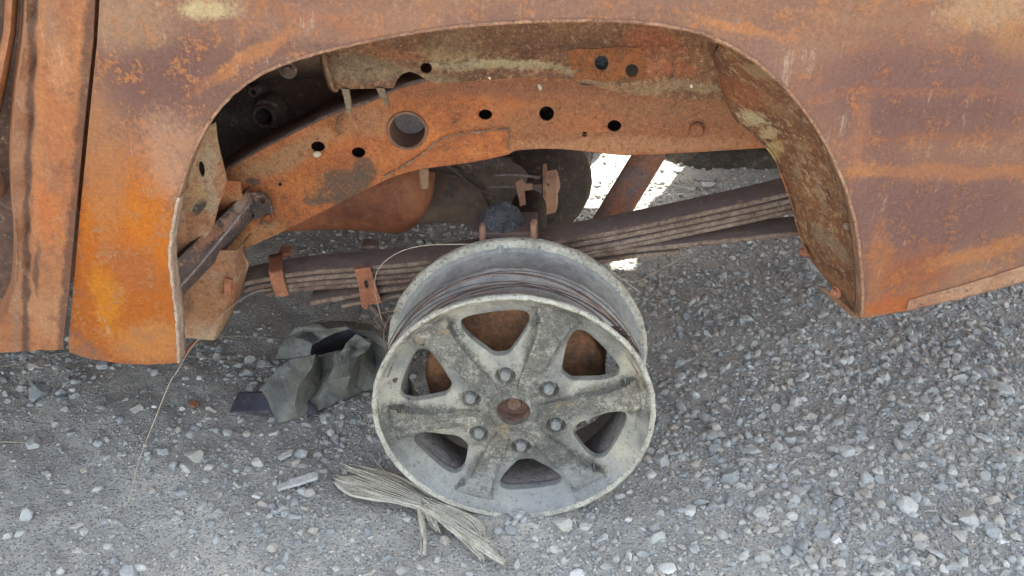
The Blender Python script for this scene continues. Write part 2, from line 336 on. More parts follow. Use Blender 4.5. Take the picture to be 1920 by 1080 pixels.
M['inner'] = rust('scaled inner wheelhouse', [(0, (76, 52, 36)), (.35, (108, 72, 46)), (.65, (132, 92, 58)), (1, (150, 122, 84))], 16, Y=1.42, speck=((206, 190, 154), .7), pits=.55, relief=.002, fine=.6, mottle=.7, lt=(170, 146, 112), dk=(78, 52, 38), sat=.95, hue=.498, blobs=[
    (690, 130, 80, 30, (118, 104, 80), .85, .6), (800, 145, 60, 18, (114, 102, 78), .8, .8), (860, 90, 60, 26, (176, 156, 112), .5, 1.3), (930, 118, 130, 11, (158, 146, 110), .8, .8, 2), (1090, 138, 50, 9, (150, 140, 104), .6, .8, 18), (1000, 75, 240, 22, (98, 66, 46), .7, .9), (1220, 80, 60, 22, (158, 84, 44), .6, .9), (1250, 130, 60, 26, (158, 82, 42), .6, 1.), (1300, 160, 90, 12, (158, 140, 104), .5, 1.2), (1080, 170, 80, 9, (168, 92, 46), .7, .9), (740, 98, 60, 9, (150, 92, 54), .6, 1.), (1180, 165, 120, 12, (144, 118, 82), .5, 1.)])
M['liner'] = rust('brown scaled arch liner', [(0, (88, 56, 38)), (.4, (118, 78, 50)), (.7, (140, 96, 60)), (1, (158, 124, 82))], 12, Y=1.31, speck=((196, 180, 140), .7), pits=.5, relief=.002, fine=.6, mottle=.6, lt=(166, 126, 90), dk=(84, 54, 38), sat=1., hue=.496, seed=6, blobs=[
    (1420, 250, 22, 20, (196, 182, 138), .8, 1.8), (1452, 275, 13, 24, (190, 168, 124), .8, 1.6), (1470, 330, 14, 40, (190, 166, 106), .8, .8), (1400, 110, 22, 18, (160, 134, 98), .7, .9), (1450, 190, 60, 12, (150, 118, 84), .5, 1.3, 30), (1510, 320, 8, 60, (150, 124, 94), .5, 1.3, -10), (1545, 360, 7, 70, (152, 126, 96), .5, 1.3, -14), (1560, 470, 36, 14, (140, 122, 98), .6, 1., 50), (1500, 430, 12, 46, (184, 104, 52), .8, .6, -14), (1585, 560, 26, 30, (158, 112, 70), .8, .5), (1395, 200, 40, 40, (146, 88, 52), .7, .5)])
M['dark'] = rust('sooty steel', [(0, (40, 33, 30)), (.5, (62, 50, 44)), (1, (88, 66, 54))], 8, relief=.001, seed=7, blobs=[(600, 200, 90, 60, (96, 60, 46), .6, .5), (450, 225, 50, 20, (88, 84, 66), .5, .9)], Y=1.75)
M['brkt'] = rust('tan scaled bracket', [(0, (126, 70, 40)), (.35, (166, 96, 52)), (.6, (172, 128, 88)), (1, (182, 156, 122))], 17, pits=.7, mottle=.85, lt=(190, 168, 138), dk=(130, 72, 42), relief=.002, fine=.5, seed=8, Y=1.4, blobs=[
    (375, 560, 50, 50, (160, 98, 50), .7, .6), (350, 440, 18, 50, (178, 92, 44), .8, .6), (400, 330, 14, 60, (176, 152, 120), .7, .6), (382, 368, 11, 20, (86, 74, 68), 1., .3, 20, .1), (372, 345, 24, 16, (186, 140, 90), .7, .6), (345, 565, 20, 26, (112, 72, 52), .7, .8), (425, 545, 8, 30, (180, 88, 40), .8, .5)])
M['strut'] = rust('dark brown strut', [(0, (70, 56, 52)), (.6, (92, 76, 70)), (.8, (104, 82, 70)), (1, (146, 96, 64))], 15, relief=.0016, fine=.4, mottle=.4, lt=(156, 104, 72), dk=(66, 52, 48), seed=9, Y=1.42, blobs=[(448, 398, 15, 16, (168, 140, 120), .9, .9), (430, 420, 14, 14, (160, 118, 92), .8, 1.), (405, 425, 16, 10, (158, 96, 60), .8, 1.), (352, 478, 16, 9, (160, 96, 58), .8, 1.), (380, 520, 10, 8, (150, 130, 120), .7, 1.), (335, 500, 14, 14, (150, 92, 60), .5, .8)])
M['edge'] = rust('pale highlight and rod', [(0, (104, 88, 80)), (.5, (150, 136, 130)), (1, (190, 180, 174))], 20, seed=9)
M['leaf'] = rust('brown spring steel', [(0, (88, 72, 68)), (.5, (106, 88, 82)), (1, (124, 96, 84))], 7, relief=.0006, fine=.2, seed=10)
M['leafedge'] = rust('scaled spring edge', [(0, (76, 64, 58)), (.35, (118, 90, 74)), (.6, (142, 116, 98)), (1, (160, 148, 132))], 26, mottle=.7, lt=(176, 160, 140), dk=(80, 60, 52), pits=.6, relief=.0012, seed=11)
M['clamp'] = rust('orange rusted clamp', [(0, (118, 66, 44)), (.5, (164, 88, 50)), (1, (184, 112, 66))], 16, pits=.4, seed=12)
M['tank'] = rust('red rusted tank', [(0, (124, 62, 36)), (.5, (168, 84, 42)), (1, (196, 112, 56))], 7, pits=.2, relief=.0006, fine=.25, seed=13)
M['muffler'] = rust('grey brown burnt steel', [(0, (104, 92, 80)), (.5, (132, 112, 96)), (.8, (150, 112, 90)), (1, (176, 116, 84))], 7, relief=.0008, fine=.25, seed=14)
M['cap'] = rust('pinkish rusted end cap', [(0, (150, 108, 88)), (.5, (186, 132, 100)), (1, (200, 146, 104))], 8, relief=.0008, fine=.25, seed=15)
M['brace'] = rust('mottled rust tube', [(0, (96, 76, 74)), (.35, (124, 100, 92)), (.6, (150, 88, 58)), (1, (178, 98, 52))], 15, pits=.3, relief=.001, seed=16)
M['char'] = rust('charcoal lump', [(0, (64, 64, 66)), (.5, (92, 93, 96)), (1, (128, 130, 134))], 30, relief=.003, fine=.8, mottle=.8, lt=(166, 168, 172), dk=(50, 50, 52), speck=((210, 212, 214), .9), seed=17)
M['drum'] = rust('rusty brake drum', [(0, (74, 54, 38)), (.4, (118, 76, 46)), (.7, (158, 96, 54)), (1, (178, 128, 84))], 12, relief=.0008, seed=18)
M['hub'] = rust('hub rust', [(0, (86, 66, 56)), (.6, (124, 90, 74)), (1, (150, 116, 94))], 30, mottle=.8, seed=19)
M['debris'] = rust('burnt earth crust', [(0, (44, 40, 34)), (.45, (74, 66, 54)), (.7, (110, 96, 74)), (1, (140, 124, 94))], 7, relief=.004, fine=.6, seed=20)
M['body'] = rust('rusted body shell', [(0, (118, 80, 68)), (.5, (150, 100, 76)), (1, (172, 118, 84))], 4, relief=.0008, fine=.25, seed=21)
def wheel_mat():
    t = NT('burnt alloy'); P = t.pos
    big = t.noise(9, 8, .62, .5); med = t.noise(60, 7, .75); fin = t.noise(170, 6, .85); f2 = t.noise(420, 4, .85)
    c = t.ramp(t.rng(big, .35, .65, 0, 1, False), [(0, (108, 108, 103)), (.4, (134, 132, 122)), (.7, (156, 152, 137)), (1, (176, 170, 150))])
    dust = t.rng(t.math('ADD', t.spot(P, .03, -.165, .24, .075), t.math('MULTIPLY', t.math('SUBTRACT', med, .5), .9)), .25, .85)
    c = t.mix(t.math('MULTIPLY', dust, .65), c, (148, 150, 149))
    # soot thickest on the raised spokes and the hub
    sxyz = t.n('ShaderNodeSeparateXYZ'); t.put(sxyz.inputs[0], P); an = t.math('ARCTAN2', sxyz.outputs[2], sxyz.outputs[0])
    sp3 = t.math('COSINE', t.math('MULTIPLY', t.math('SUBTRACT', an, R(70)), 6.)); hubm = t.spot(P, .005, -.01, .10, .10)
    area = t.math('MAXIMUM', t.rng(sp3, -.1, .7), t.rng(hubm, .2, .8))
    area = t.math('MULTIPLY', area, t.math('SUBTRACT', 1., t.math('MULTIPLY', t.rng(t.spot(P, .06, -.19, .22, .06), .1, .7), .75)))
    g = t.math('ADD', t.math('MULTIPLY', fin, .6), t.math('MULTIPLY', med, .4))
    m1 = t.rng(t.math('ADD', g, t.math('MULTIPLY', area, .075)), .53, .59)
    c = t.mix(t.math('MULTIPLY', m1, .8), c, (62, 60, 52))
    c = t.mix(t.math('MULTIPLY', area, t.rng(t.noise(26, 6, .7, .3), .42, .58, 0, .62)), c, (82, 79, 70))
    lo = t.rng(t.math('ADD', t.spot(P, .05, -.105, .045, .075, R(30)), t.math('MULTIPLY', t.math('SUBTRACT', med, .5), 1.6)), .45, .8); c = t.mix(t.math('MULTIPLY', lo, .55), c, (72, 72, 66))
    c = t.mix(t.rng(fin, .57, .63, 0, .6), c, (194, 192, 178)); c = t.mix(t.rng(f2, .57, .64, 0, .75), c, (56, 54, 48))
    c = t.mix(t.rng(t.noise(24, 6, .75, .3), .60, .68, 0, .4), c, (168, 136, 86))
    t.put(t.b.inputs['Base Color'], c); t.b.inputs['Roughness'].default_value = .68; t.b.inputs['Metallic'].default_value = .05
    h = t.math('ADD', t.math('MULTIPLY', med, .6), t.math('ADD', t.math('MULTIPLY', fin, .7), t.math('MULTIPLY', f2, .35)))
    t.put(t.b.inputs['Normal'], t.bump(h, 1., .0035)); return t.m
M['wheel'] = wheel_mat()
M['rim'] = rust('burnt rim barrel', [(0, (122, 120, 114)), (.4, (146, 146, 142)), (.7, (164, 163, 156)), (1, (180, 175, 160))], 9, mottle=.45, lt=(192, 191, 182), dk=(92, 88, 82), pits=.35, relief=.0006, fine=.25, rough=.5, metal=.25, speck=((206, 202, 186), .3), seed=22)
M['nut'] = rust('grey steel nut', [(0, (112, 113, 108)), (.6, (146, 146, 138)), (1, (176, 174, 162))], 60, relief=.0008, fine=.5, mottle=.9, lt=(190, 188, 176), dk=(92, 76, 60), pits=.5, rough=.55, metal=.0, seed=23)
M['wire'] = rust('rusty thin wire', [(0, (112, 84, 66)), (1, (158, 132, 108))], 40, relief=.0002, seed=24)
M['beadwire'] = rust('dark bead wire', [(0, (66, 50, 46)), (1, (110, 84, 74))], 40, relief=.0002, seed=44)
M['wirepale'] = rust('pale wire', [(0, (140, 124, 104)), (1, (190, 176, 154))], 40, relief=.0002, seed=25)
M['fibre'] = rust('dry grey fibre', [(0, (146, 138, 120)), (.5, (180, 172, 152)), (1, (206, 199, 180))], 30, mottle=.3, dk=(128, 120, 102), lt=(214, 206, 186), val=1., sat=.9, relief=.0008, seed=26)
M['chip'] = rust('pale chip', [(0, (176, 176, 166)), (1, (214, 214, 206))], 30, relief=.0004, seed=27)
M['cream'] = rust('cream chip and flake', [(0, (190, 176, 140)), (1, (226, 216, 188))], 60, relief=.001, seed=28)
def tarp_mat():
    t = NT('grey tarpaulin'); big = t.noise(14, 5, .6); fin = t.noise(300, 3, .6)
    c = t.ramp(t.rng(big, .3, .7), [(0, (86, 88, 86)), (.6, (100, 100, 92)), (1, (114, 112, 98))])
    t.put(t.b.inputs['Base Color'], c); t.b.inputs['Roughness'].default_value = .42
    wr = t.noise(34, 5, .65, 1.2, None, (1., .35, .6)); c = t.mix(t.rng(t.noise(60, 5, .8), .5, .66, 0, .35), c, (134, 130, 116)); t.put(t.b.inputs['Base Color'], c)
    t.put(t.b.inputs['Normal'], t.bump(t.math('ADD', t.math('MULTIPLY', fin, .5), t.math('MULTIPLY', wr, 4.)), .7, .003)); return t.m
M['tarp'] = tarp_mat()
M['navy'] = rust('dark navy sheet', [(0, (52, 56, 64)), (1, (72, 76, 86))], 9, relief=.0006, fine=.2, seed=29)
STONE_STOPS = [(0, (120, 123, 122)), (.2, (138, 141, 139)), (.45, (154, 156, 152)), (.68, (168, 168, 160)), (.84, (176, 171, 156)), (.92, (154, 142, 130)), (.95, (184, 182, 172)), (1, (204, 203, 195))]
def stone_mat(island):
    t = NT('gravel stone')
    if island: rnd = t.n('ShaderNodeNewGeometry').outputs['Random Per Island']
    else: rnd = t.n('ShaderNodeObjectInfo').outputs['Random']
    pos = t.n('ShaderNodeNewGeometry').outputs['Position']
    a = t.noise(120, 5, .7, 0, pos); b = t.noise(18, 4, .6, .4, pos)
    c = t.ramp(rnd, STONE_STOPS)
    c = t.mix(t.rng(a, .5, .62, 0, .22), c, (190, 188, 180)); c = t.mix(t.rng(a, .46, .34, 0, .35), c, (92, 92, 92)); c = t.mix(t.rng(b, .5, .66, 0, .45), c, (150, 142, 128))
    gn = t.n('ShaderNodeNewGeometry'); sn_ = t.n('ShaderNodeSeparateXYZ'); t.put(sn_.inputs[0], gn.outputs['Normal']); du = t.math('MULTIPLY', t.rng(sn_.outputs[2], .3, .95), t.rng(b, .38, .64, .05, .5)); c = t.mix(du, c, (166, 161, 149))
    t.put(t.b.inputs['Base Color'], c); t.b.inputs['Roughness'].default_value = .9; t.b.inputs['Specular IOR Level'].default_value = .3
    t.put(t.b.inputs['Normal'], t.bump(a, .8, .0025)); return t.m
M['stone'] = stone_mat(False); M['gravel'] = stone_mat(True)
def dirt_mat():
    t = NT('dusty ground'); pos = t.n('ShaderNodeNewGeometry').outputs['Position']
    a = t.noise(3.2, 6, .6, .3, pos); b = t.noise(38, 7, .7, 0, pos); g = t.noise(260, 4, .8, 0, pos); g2 = t.noise(110, 4, .75, 0, pos)
    c = t.ramp(t.rng(t.math('ADD', t.math('MULTIPLY', a, .6), t.math('MULTIPLY', b, .4)), .36, .64, 0, 1, False), [(0, (140, 139, 132)), (.5, (164, 160, 149)), (1, (186, 180, 165))])
    vo = t.n('ShaderNodeTexVoronoi'); t.put(vo.inputs['Vector'], pos); vo.inputs['Scale'].default_value = 190; vo.inputs['Randomness'].default_value = 1
    sx = t.n('ShaderNodeSeparateColor'); t.put(sx.inputs[0], vo.outputs['Color'])
    peb = t.rng(vo.outputs['Distance'], .5, .3); pm = t.math('MULTIPLY', peb, t.rng(sx.outputs[0], .35, .5))
    c = t.mix(t.math('MULTIPLY', pm, .75), c, t.ramp(sx.outputs[1], [(0, (112, 116, 120)), (.5, (150, 154, 156)), (.85, (176, 176, 170)), (1, (214, 214, 208))]))
    c = t.mix(t.rng(g, .55, .7, 0, .5), c, (178, 176, 168)); c = t.mix(t.rng(g, .45, .32, 0, .6), c, (78, 78, 76))
    t.put(t.b.inputs['Base Color'], c); t.b.inputs['Roughness'].default_value = .95; t.b.inputs['Specular IOR Level'].default_value = .2
    h = t.math('ADD', t.math('MULTIPLY', b, 2.), t.math('ADD', t.math('MULTIPLY', g2, .9), t.math('ADD', t.math('MULTIPLY', g, .4), t.math('MULTIPLY', pm, .9))))
    t.put(t.b.inputs['Normal'], t.bump(h, 1., .004)); return t.m
M['dirt'] = dirt_mat()

# ------------------------------------------------------------------ ground
def gz(x, y):
    x = np.asarray(x, float); y = np.asarray(y, float); fade = np.exp(-np.maximum(0, np.hypot(x, y - 1.6) - 3) / 3)
    h = .010 * wob(x, y, 3.1, .5) + .006 * wob(x, y, 9., 2.) + .003 * wob(x, y, 27., 4.) + .0015 * wob(x, y, 70., 1.)
    h = h * fade; d = np.hypot(x, (y - 1.3) / .8)
    return h - .006 + .013 * np.exp(-((x - .005) / .11) ** 2 - ((y - 1.26) / .08) ** 2) + .004 * np.exp(-(d / .25) ** 2)
def graded(a, b, step, far):
    core = list(np.arange(a, b, step)); o = []; s = step; v = b
    while v < far: s *= 1.22; v += s; o.append(v)
    l = []; s = step; v = a
    while v > -far: s *= 1.22; v -= s; l.append(v)
    return np.array(l[::-1] + core + o)
gx = graded(-1.7, 1.9, .011, 600); gy = graded(.7, 3.2, .011, 600)
X, Yg = np.meshgrid(gx, gy); Z = gz(X, Yg); nx, ny = len(gx), len(gy)
gv = np.stack([X.ravel(), Yg.ravel(), Z.ravel()], 1); idx = np.arange(nx * ny).reshape(ny, nx)
gf = np.stack([idx[:-1, :-1].ravel(), idx[:-1, 1:].ravel(), idx[1:, 1:].ravel(), idx[1:, :-1].ravel()], 1)
def fastmesh(name, v, f, smooth_=True):
    me = bpy.data.meshes.new(name); k = f.shape[1]; me.vertices.add(len(v)); me.vertices.foreach_set('co', v.astype(np.float32).ravel())
    me.loops.add(f.size); me.loops.foreach_set('vertex_index', f.astype(np.int32).ravel()); me.polygons.add(len(f))
    me.polygons.foreach_set('loop_start', np.arange(0, f.size, k, dtype=np.int32)); me.polygons.foreach_set('loop_total', np.full(len(f), k, np.int32))
    me.update(calc_edges=True); me.polygons.foreach_set('use_smooth', np.full(len(f), smooth_)); return me
ground = link('ground', fastmesh('ground', gv, gf), M['dirt']); ground['kind'] = 'structure'; ground['label'] = 'grey dusty gravel yard ground under the burnt truck'

# ------------------------------------------------------------------ stones and gravel
import bmesh
def ico(sub):
    bm = bmesh.new(); bmesh.ops.create_icosphere(bm, subdivisions=sub, radius=1); bm.verts.ensure_lookup_table()
    v = np.array([p.co[:] for p in bm.verts]); f = np.array([[p.index for p in q.verts] for q in bm.faces]); bm.free(); return v, f
def rock(sub, cuts, seed):
    r = np.random.default_rng(seed); v, f = ico(sub); v = v.copy()
    for _ in range(cuts):
        n = r.normal(size=3); n /= np.linalg.norm(n); d = r.uniform(.45, .8); s = v @ n; m = s > d; v[m] -= np.outer(s[m] - d, n)
    v *= r.uniform(.75, 1.15, 3) * np.array([1, .85, .62]); v += r.normal(size=v.shape) * .03
    return v, f
def rots(n):
    a = rng.uniform(0, 6.283, n); tx = rng.normal(0, .35, n); ty = rng.normal(0, .35, n)
    ca, sa = np.cos(a), np.sin(a); Rz = np.zeros((n, 3, 3)); Rz[:, 0, 0] = ca; Rz[:, 0, 1] = -sa; Rz[:, 1, 0] = sa; Rz[:, 1, 1] = ca; Rz[:, 2, 2] = 1
    Rx = np.zeros((n, 3, 3)); Rx[:, 0, 0] = 1; Rx[:, 1, 1] = np.cos(tx); Rx[:, 1, 2] = -np.sin(tx); Rx[:, 2, 1] = np.sin(tx); Rx[:, 2, 2] = np.cos(tx)
    Ry = np.zeros((n, 3, 3)); Ry[:, 1, 1] = 1; Ry[:, 0, 0] = np.cos(ty); Ry[:, 0, 2] = np.sin(ty); Ry[:, 2, 0] = -np.sin(ty); Ry[:, 2, 2] = np.cos(ty)
    return Rz @ Rx @ Ry
def density(x, y):
    d = .40 + .36 * wob(x, y, 4.5, 3.) + .25 * wob(x, y, 12., 6.); d = d + np.clip(x * .62, -.20, .65) + np.clip((1.45 - y) * .3, 0, .12)
    return np.clip(d, .08, 1)
def scatter(n, x0, x1, y0, y1):
    out = np.zeros((0, 2))
    while len(out) < n:
        c = np.stack([rng.uniform(x0, x1, n), rng.uniform(y0, y1, n)], 1); c = c[rng.uniform(0, 1, n) < density(c[:, 0], c[:, 1])]; out = np.vstack([out, c])
    return out[:n]
def stuffmesh(name, n, shapes, smin, smax, pw, area, sink):
    V = []; Fs = []; off = 0; per = n // len(shapes)
    for sv, sf in shapes:
        c = scatter(per, *area); s = smin + (smax - smin) * rng.uniform(0, 1, per) ** pw
        Rm = rots(per); v = np.einsum('nij,kj->nki', Rm, sv) * s[:, None, None]
        v[:, :, 0] += c[:, 0:1]; v[:, :, 1] += c[:, 1:2]; v[:, :, 2] += gz(c[:, 0], c[:, 1])[:, None] + (s * sink)[:, None]
        V.append(v.reshape(-1, 3)); k = len(sv); Fs.append((sf[None] + (np.arange(per) * k)[:, None, None]).reshape(-1, 3) + off); off += per * k
    return fastmesh(name, np.vstack(V), np.vstack(Fs), False)
tiny = [rock(1, 0, s) for s in range(5)]                       # 20 triangles each
tiny = [(ico(1)[0] * np.random.default_rng(s).uniform(.6, 1.15, (12, 1)) * np.array([1, .85, .7]), ico(1)[1]) for s in range(6)]
medium = [rock(2, 9, 40 + s) for s in range(10)]
o = link('fine_gravel', stuffmesh('fine_gravel', 54000, tiny, .0014, .0045, 1.8, (-1.25, 1.35, .97, 2.2), .0), M['gravel'], kind='stuff'); o['label'] = 'fine grey grit strewn over the dusty ground'
o = link('gravel', stuffmesh('gravel', 18500, medium, .0040, .0155, 3.0, (-1.25, 1.5, .97, 2.6), -.02), M['gravel'], kind='stuff'); o['label'] = 'loose crushed grey gravel lying across the yard'
o = link('far_gravel', stuffmesh('far_gravel', 15000, tiny, .003, .010, 2., (-2.4, 2.6, 1.9, 4.2), .15), M['gravel'], kind='stuff'); o['label'] = 'grey gravel on the ground beyond the truck axle'
big = [mesh('stone', *rock(2, 11, 80 + s), True, 22) for s in range(12)]
for m_ in big: m_.materials.append(M['stone'])
def stone(p, s, rz=None, flat=None, mi=None):
    o = bpy.data.objects.new('stone', big[random.randrange(12) if mi is None else mi]); COL.objects.link(o); o.parent = ground
    o.location = (p[0], p[1], float(gz(p[0], p[1])) + s * .14); o.rotation_euler = (random.gauss(0, .25), random.gauss(0, .25), random.uniform(0, 6.28) if rz is None else rz)
    o.scale = (s, s, s * (flat or random.uniform(.7, 1.05))); return o
# stones the photograph shows large, then a scatter of further ones
KNOWN = [(1367, 897, 25), (1410, 845, 16), (1462, 835, 18), (1480, 820, 16), (1455, 765, 14), (1500, 800, 15), (1700, 800, 19), (1685, 830, 17), (1625, 895, 19), (1700, 940, 24), (1572, 915, 14), (1640, 965, 14), (1785, 895, 18), (1727, 1003, 20), (1757, 1035, 17), (1820, 970, 26), (1800, 1000, 14), (1705, 1045, 18), (1885, 735, 22), (1600, 765, 17), (1660, 710, 17), (1700, 685, 12), (1600, 625, 11), (1585, 640, 12), (1790, 640, 14), (1230, 1010, 20), (1355, 1003, 15), (1313, 995, 13), (1340, 860, 13), (1400, 680, 10), (1280, 1025, 10), (1560, 880, 16), (1530, 850, 12), (1450, 870, 12), (1565, 700, 12), (1840, 700, 13), (1870, 770, 14), (1590, 690, 11), (1740, 830, 14), (1760, 770, 12), (1610, 985, 13), (1520, 1030, 14), (1460, 1000, 12), (1100, 1010, 10), (1040, 1030, 14), (960, 995, 14), (750, 1070, 17), (75, 737, 20), (40, 725, 13), (115, 745, 11), (60, 825, 20), (260, 770, 15), (310, 850, 13), (45, 963, 17), (350, 882, 16), (565, 853, 18), (598, 850, 14), (600, 868, 12), (530, 953, 13), (470, 673, 15), (350, 712, 10), (290, 703, 9), (125, 910, 10), (285, 695, 8), (555, 1015, 10), (605, 1020, 12), (510, 1025, 12), (14, 1000, 13), (175, 1065, 9), (300, 640, 9), (1860, 640, 18), (1880, 660, 12), (1750, 735, 14), (1905, 1000, 14), (1790, 1060, 16), (1850, 1050, 18), (1905, 860, 14)]
cnt = 0
for px, py, r in KNOWN:
    p = gr(px, py); s = r / F * ((p - cam.location).length) * 1.05; stone(p, s); cnt += 1
while cnt < 296:
    px, py = random.uniform(0, 1920), random.uniform(600, 1080)
    p = gr(px, py)
    if random.random() > float(density(p.x, p.y)) ** 1.5 * (1.25 if px > 1230 else .6): continue
    if 690 < px < 1240 and 700 < py < 975: continue
    stone(p, (.0095 + .013 * random.random() ** 2.2)); cnt += 1
stone(gr(1325, 345), .03, mi=3, flat=.6)

# ------------------------------------------------------------------ the burnt truck
truck = bpy.data.objects.new('burnt_pickup_truck', None); COL.objects.link(truck); truck.location = (0, 2.0, 0)
tag(truck, 'burnt out rusty orange pickup truck standing on its bare wheel', 'pickup truck')

# bed side with wheel arch
BED = ARCH + [(1650, 592), (1700, 583), (1800, 561), (1920, 529), (2150, 462), (2480, 400), (2520, 100), (2520, -500), (1200, -520), (196, -500), (190, -200), (187, 0), (182, 80), (165, 250), (150, 400), (136, 560), (128, 640), (130, 660), (165, 672), (230, 682), (280, 684)]
bed = sheet('bed_side_panel', BED, (), ybed, .0025, .022, M['bed'], truck, angle=60)
bed['label'] = 'rust streaked bed side with wheel arch'
ar = [atf(a, b, ybed) for a, b in smooth(ARCH, 3)]
def inward(p, d, sh=0.):  # small turn-in of the lip
    return (p.x, p.y + d, p.z)
k0 = 15   # leftmost leg of the arch is chalky
for nm, seg_, mt in (('arch_lip', ar[:k0 + 1], M['lip']), ('arch_lip', ar[k0:], M['lip2'])):
    loft(nm, [[(p.x, p.y - .0015, p.z) for p in seg_], [inward(p, .012) for p in seg_], [inward(p, .030) for p in seg_]], 120, mt, bed, .004, 2,
         disp=lambda G: G + np.stack([.0004 * np.sin(G[..., 2] * 210 + G[..., 0] * 170), G[..., 0] * 0, .0004 * np.sin(G[..., 0] * 230 + G[..., 2] * 90)], -1))
# lower flange of the bed behind the arch
sheet('bottom_flange', [(1705, 563), (1800, 537), (1920, 499), (2150, 432), (2480, 372), (2478, 398), (2150, 460), (1920, 527), (1800, 559), (1700, 581)], (), lambda x, z: ybed(x, z) - .0025, .002, .03, rust('tan bottom flange', [(0, (128, 76, 50)), (.5, (160, 106, 72)), (1, (180, 140, 104))], 16, pits=.5, mottle=.7, val=.7, seed=30), bed)
# raised crease across the bed panel right of the arch
# cab corner
CAB = [(180, -500), (181, -60), (174, 80), (156, 250), (142, 400), (128, 560), (119, 640), (119, 655), (60, 658), (0, 661), (-500, 664), (-500, 640), (-60, 635), (-8, 612), (14, 588), (27, 556), (32, 500), (31, 440), (25, 380), (24, 300), (30, 190), (44, 90), (50, 0), (52, -200), (54, -500)]
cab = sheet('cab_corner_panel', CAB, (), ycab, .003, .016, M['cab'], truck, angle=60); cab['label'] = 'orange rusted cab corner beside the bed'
lr = [atf(a, b, ycab) for a, b in smooth([(-60, 635), (-8, 612), (14, 588), (27, 556), (32, 500), (31, 440), (25, 380), (24, 300), (30, 190), (44, 90), (50, 0), (52, -200), (54, -500)], 3)]
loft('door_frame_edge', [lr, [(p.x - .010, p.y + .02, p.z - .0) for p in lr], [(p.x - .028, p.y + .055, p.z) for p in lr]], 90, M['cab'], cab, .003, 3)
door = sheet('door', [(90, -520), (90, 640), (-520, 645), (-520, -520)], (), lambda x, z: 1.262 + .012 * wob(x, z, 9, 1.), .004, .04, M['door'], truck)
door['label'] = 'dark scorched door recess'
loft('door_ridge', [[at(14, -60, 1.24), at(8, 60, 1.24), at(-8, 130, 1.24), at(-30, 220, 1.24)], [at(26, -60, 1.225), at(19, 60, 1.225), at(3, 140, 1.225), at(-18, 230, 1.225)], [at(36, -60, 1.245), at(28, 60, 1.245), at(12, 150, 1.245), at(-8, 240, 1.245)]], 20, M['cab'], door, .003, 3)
# filler behind the cab/bed gap
GR = M['cab']
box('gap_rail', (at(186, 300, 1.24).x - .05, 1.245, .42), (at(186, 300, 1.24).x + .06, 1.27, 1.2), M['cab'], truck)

# inner wheelhouse panel
CREASE = [(p.x, p.z) for p in (at(a, b, 1.42) for a, b in smooth([(640, 118), (760, 116), (830, 122), (900, 114), (1000, 112), (1070, 124), (1120, 148), (1200, 158), (1365, 162)], 4))]
def yin(x, z):
    x = np.asarray(x, float); z = np.asarray(z, float); d = dist_poly(x.ravel(), z.ravel(), CREASE).reshape(x.shape)
    zt = float(at(900, 88, 1.42).z)
    return 1.42 + .002 * wob(x, z, 14, 2.) - .009 * np.exp(-(d / .008) ** 2) + .010 / (1 + np.exp(np.clip(-(z - zt) / .003, -50, 50)))
inner = sheet('inner_wheelhouse', [(600, 70), (603, 106), (611, 130), (619, 163), (627, 168), (700, 166), (738, 165), (744, 150), (754, 139), (768, 134), (783, 139), (800, 150), (816, 156), (850, 155), (900, 150), (960, 146), (1000, 144), (1060, 148), (1110, 159), (1150, 172), (1200, 180), (1280, 186), (1385, 194), (1420, 120), (1400, 60), (1100, 0), (800, 10)],
    [ell(799, 128, 11, 10), ell(1128, 118, 13, 14), ell(1185, 132, 12, 12)], yin, .004, .009, M['inner'], truck); inner['label'] = 'scaly brown inner wheelhouse panel with cream crust'
sheet('reinforcement_plate', [(1064, 96), (1082, 91), (1120, 92), (1160, 87), (1190, 90), (1207, 86), (1210, 104), (1206, 120), (1212, 140), (1206, 150), (1170, 148), (1140, 154), (1100, 149), (1078, 151), (1072, 130), (1066, 115)], [ell(1128, 118, 15, 16), ell(1185, 132, 13, 13)], lambda x, z: yin(x, z) - .0012, .0008, .012, rust('orange plate', [(0, (104, 62, 40)), (.4, (148, 80, 40)), (.7, (158, 86, 42)), (1, (134, 96, 66))], 22, pits=.8, relief=.0025, mottle=.9, sat=.95, val=.78, dk=(96, 60, 40), lt=(164, 118, 78), seed=31), inner)
sheet('hole_dark_plate', [(1090, 95), (1230, 92), (1230, 160), (1090, 160)], (), 1.50, .003, .05, M['dark'], inner)  # added dark plate, keeps the bright background out of the holes
lathe('drain_cup', [(.0, .02), (.011, .018), (.013, .0), (.015, -.002), (.016, .0), (.014, .02)], 20, M['char'], inner, (0, 1, 0), at(1130, 118, 1.425))
def bolt(name, px, py, Y, r, mat, par, ax=(0, 1, 0)):
    o = lathe(name, [(0, -r * .9), (r * .55, -r * .85), (r * .85, -r * .55), (r * .9, -r * .1), (r * 1.3, 0), (r * 1.35, r * .3), (0, r * .4)], 12, mat, par, ax, at(px, py, Y)); return o
bolt('bolt', 693, 134, 1.418, .006, M['inner'], inner)
for pl in ([(640, 166), (645, 185), (648, 200), (652, 214), (658, 210), (658, 190), (654, 168)], [(705, 165), (712, 182), (722, 196), (731, 201), (728, 190), (720, 166)]):
    sheet('hook_tab', pl, (), lambda x, z: 1.415 + .0 * x, .006, .01, rust('grey green tab', [(0, (90, 66, 48)), (.5, (118, 100, 74)), (1, (150, 136, 106))], 30, seed=32) if 'tabm' not in M else M['tabm'], inner)
loft('end_flange', [[at(598, 90, 1.42), at(606, 130, 1.42), at(618, 166, 1.42), at(626, 172, 1.42)], [at(606, 90, 1.405), at(614, 130, 1.405), at(625, 166, 1.405), at(634, 170, 1.405)]], 12, M['inner'], inner, .004)
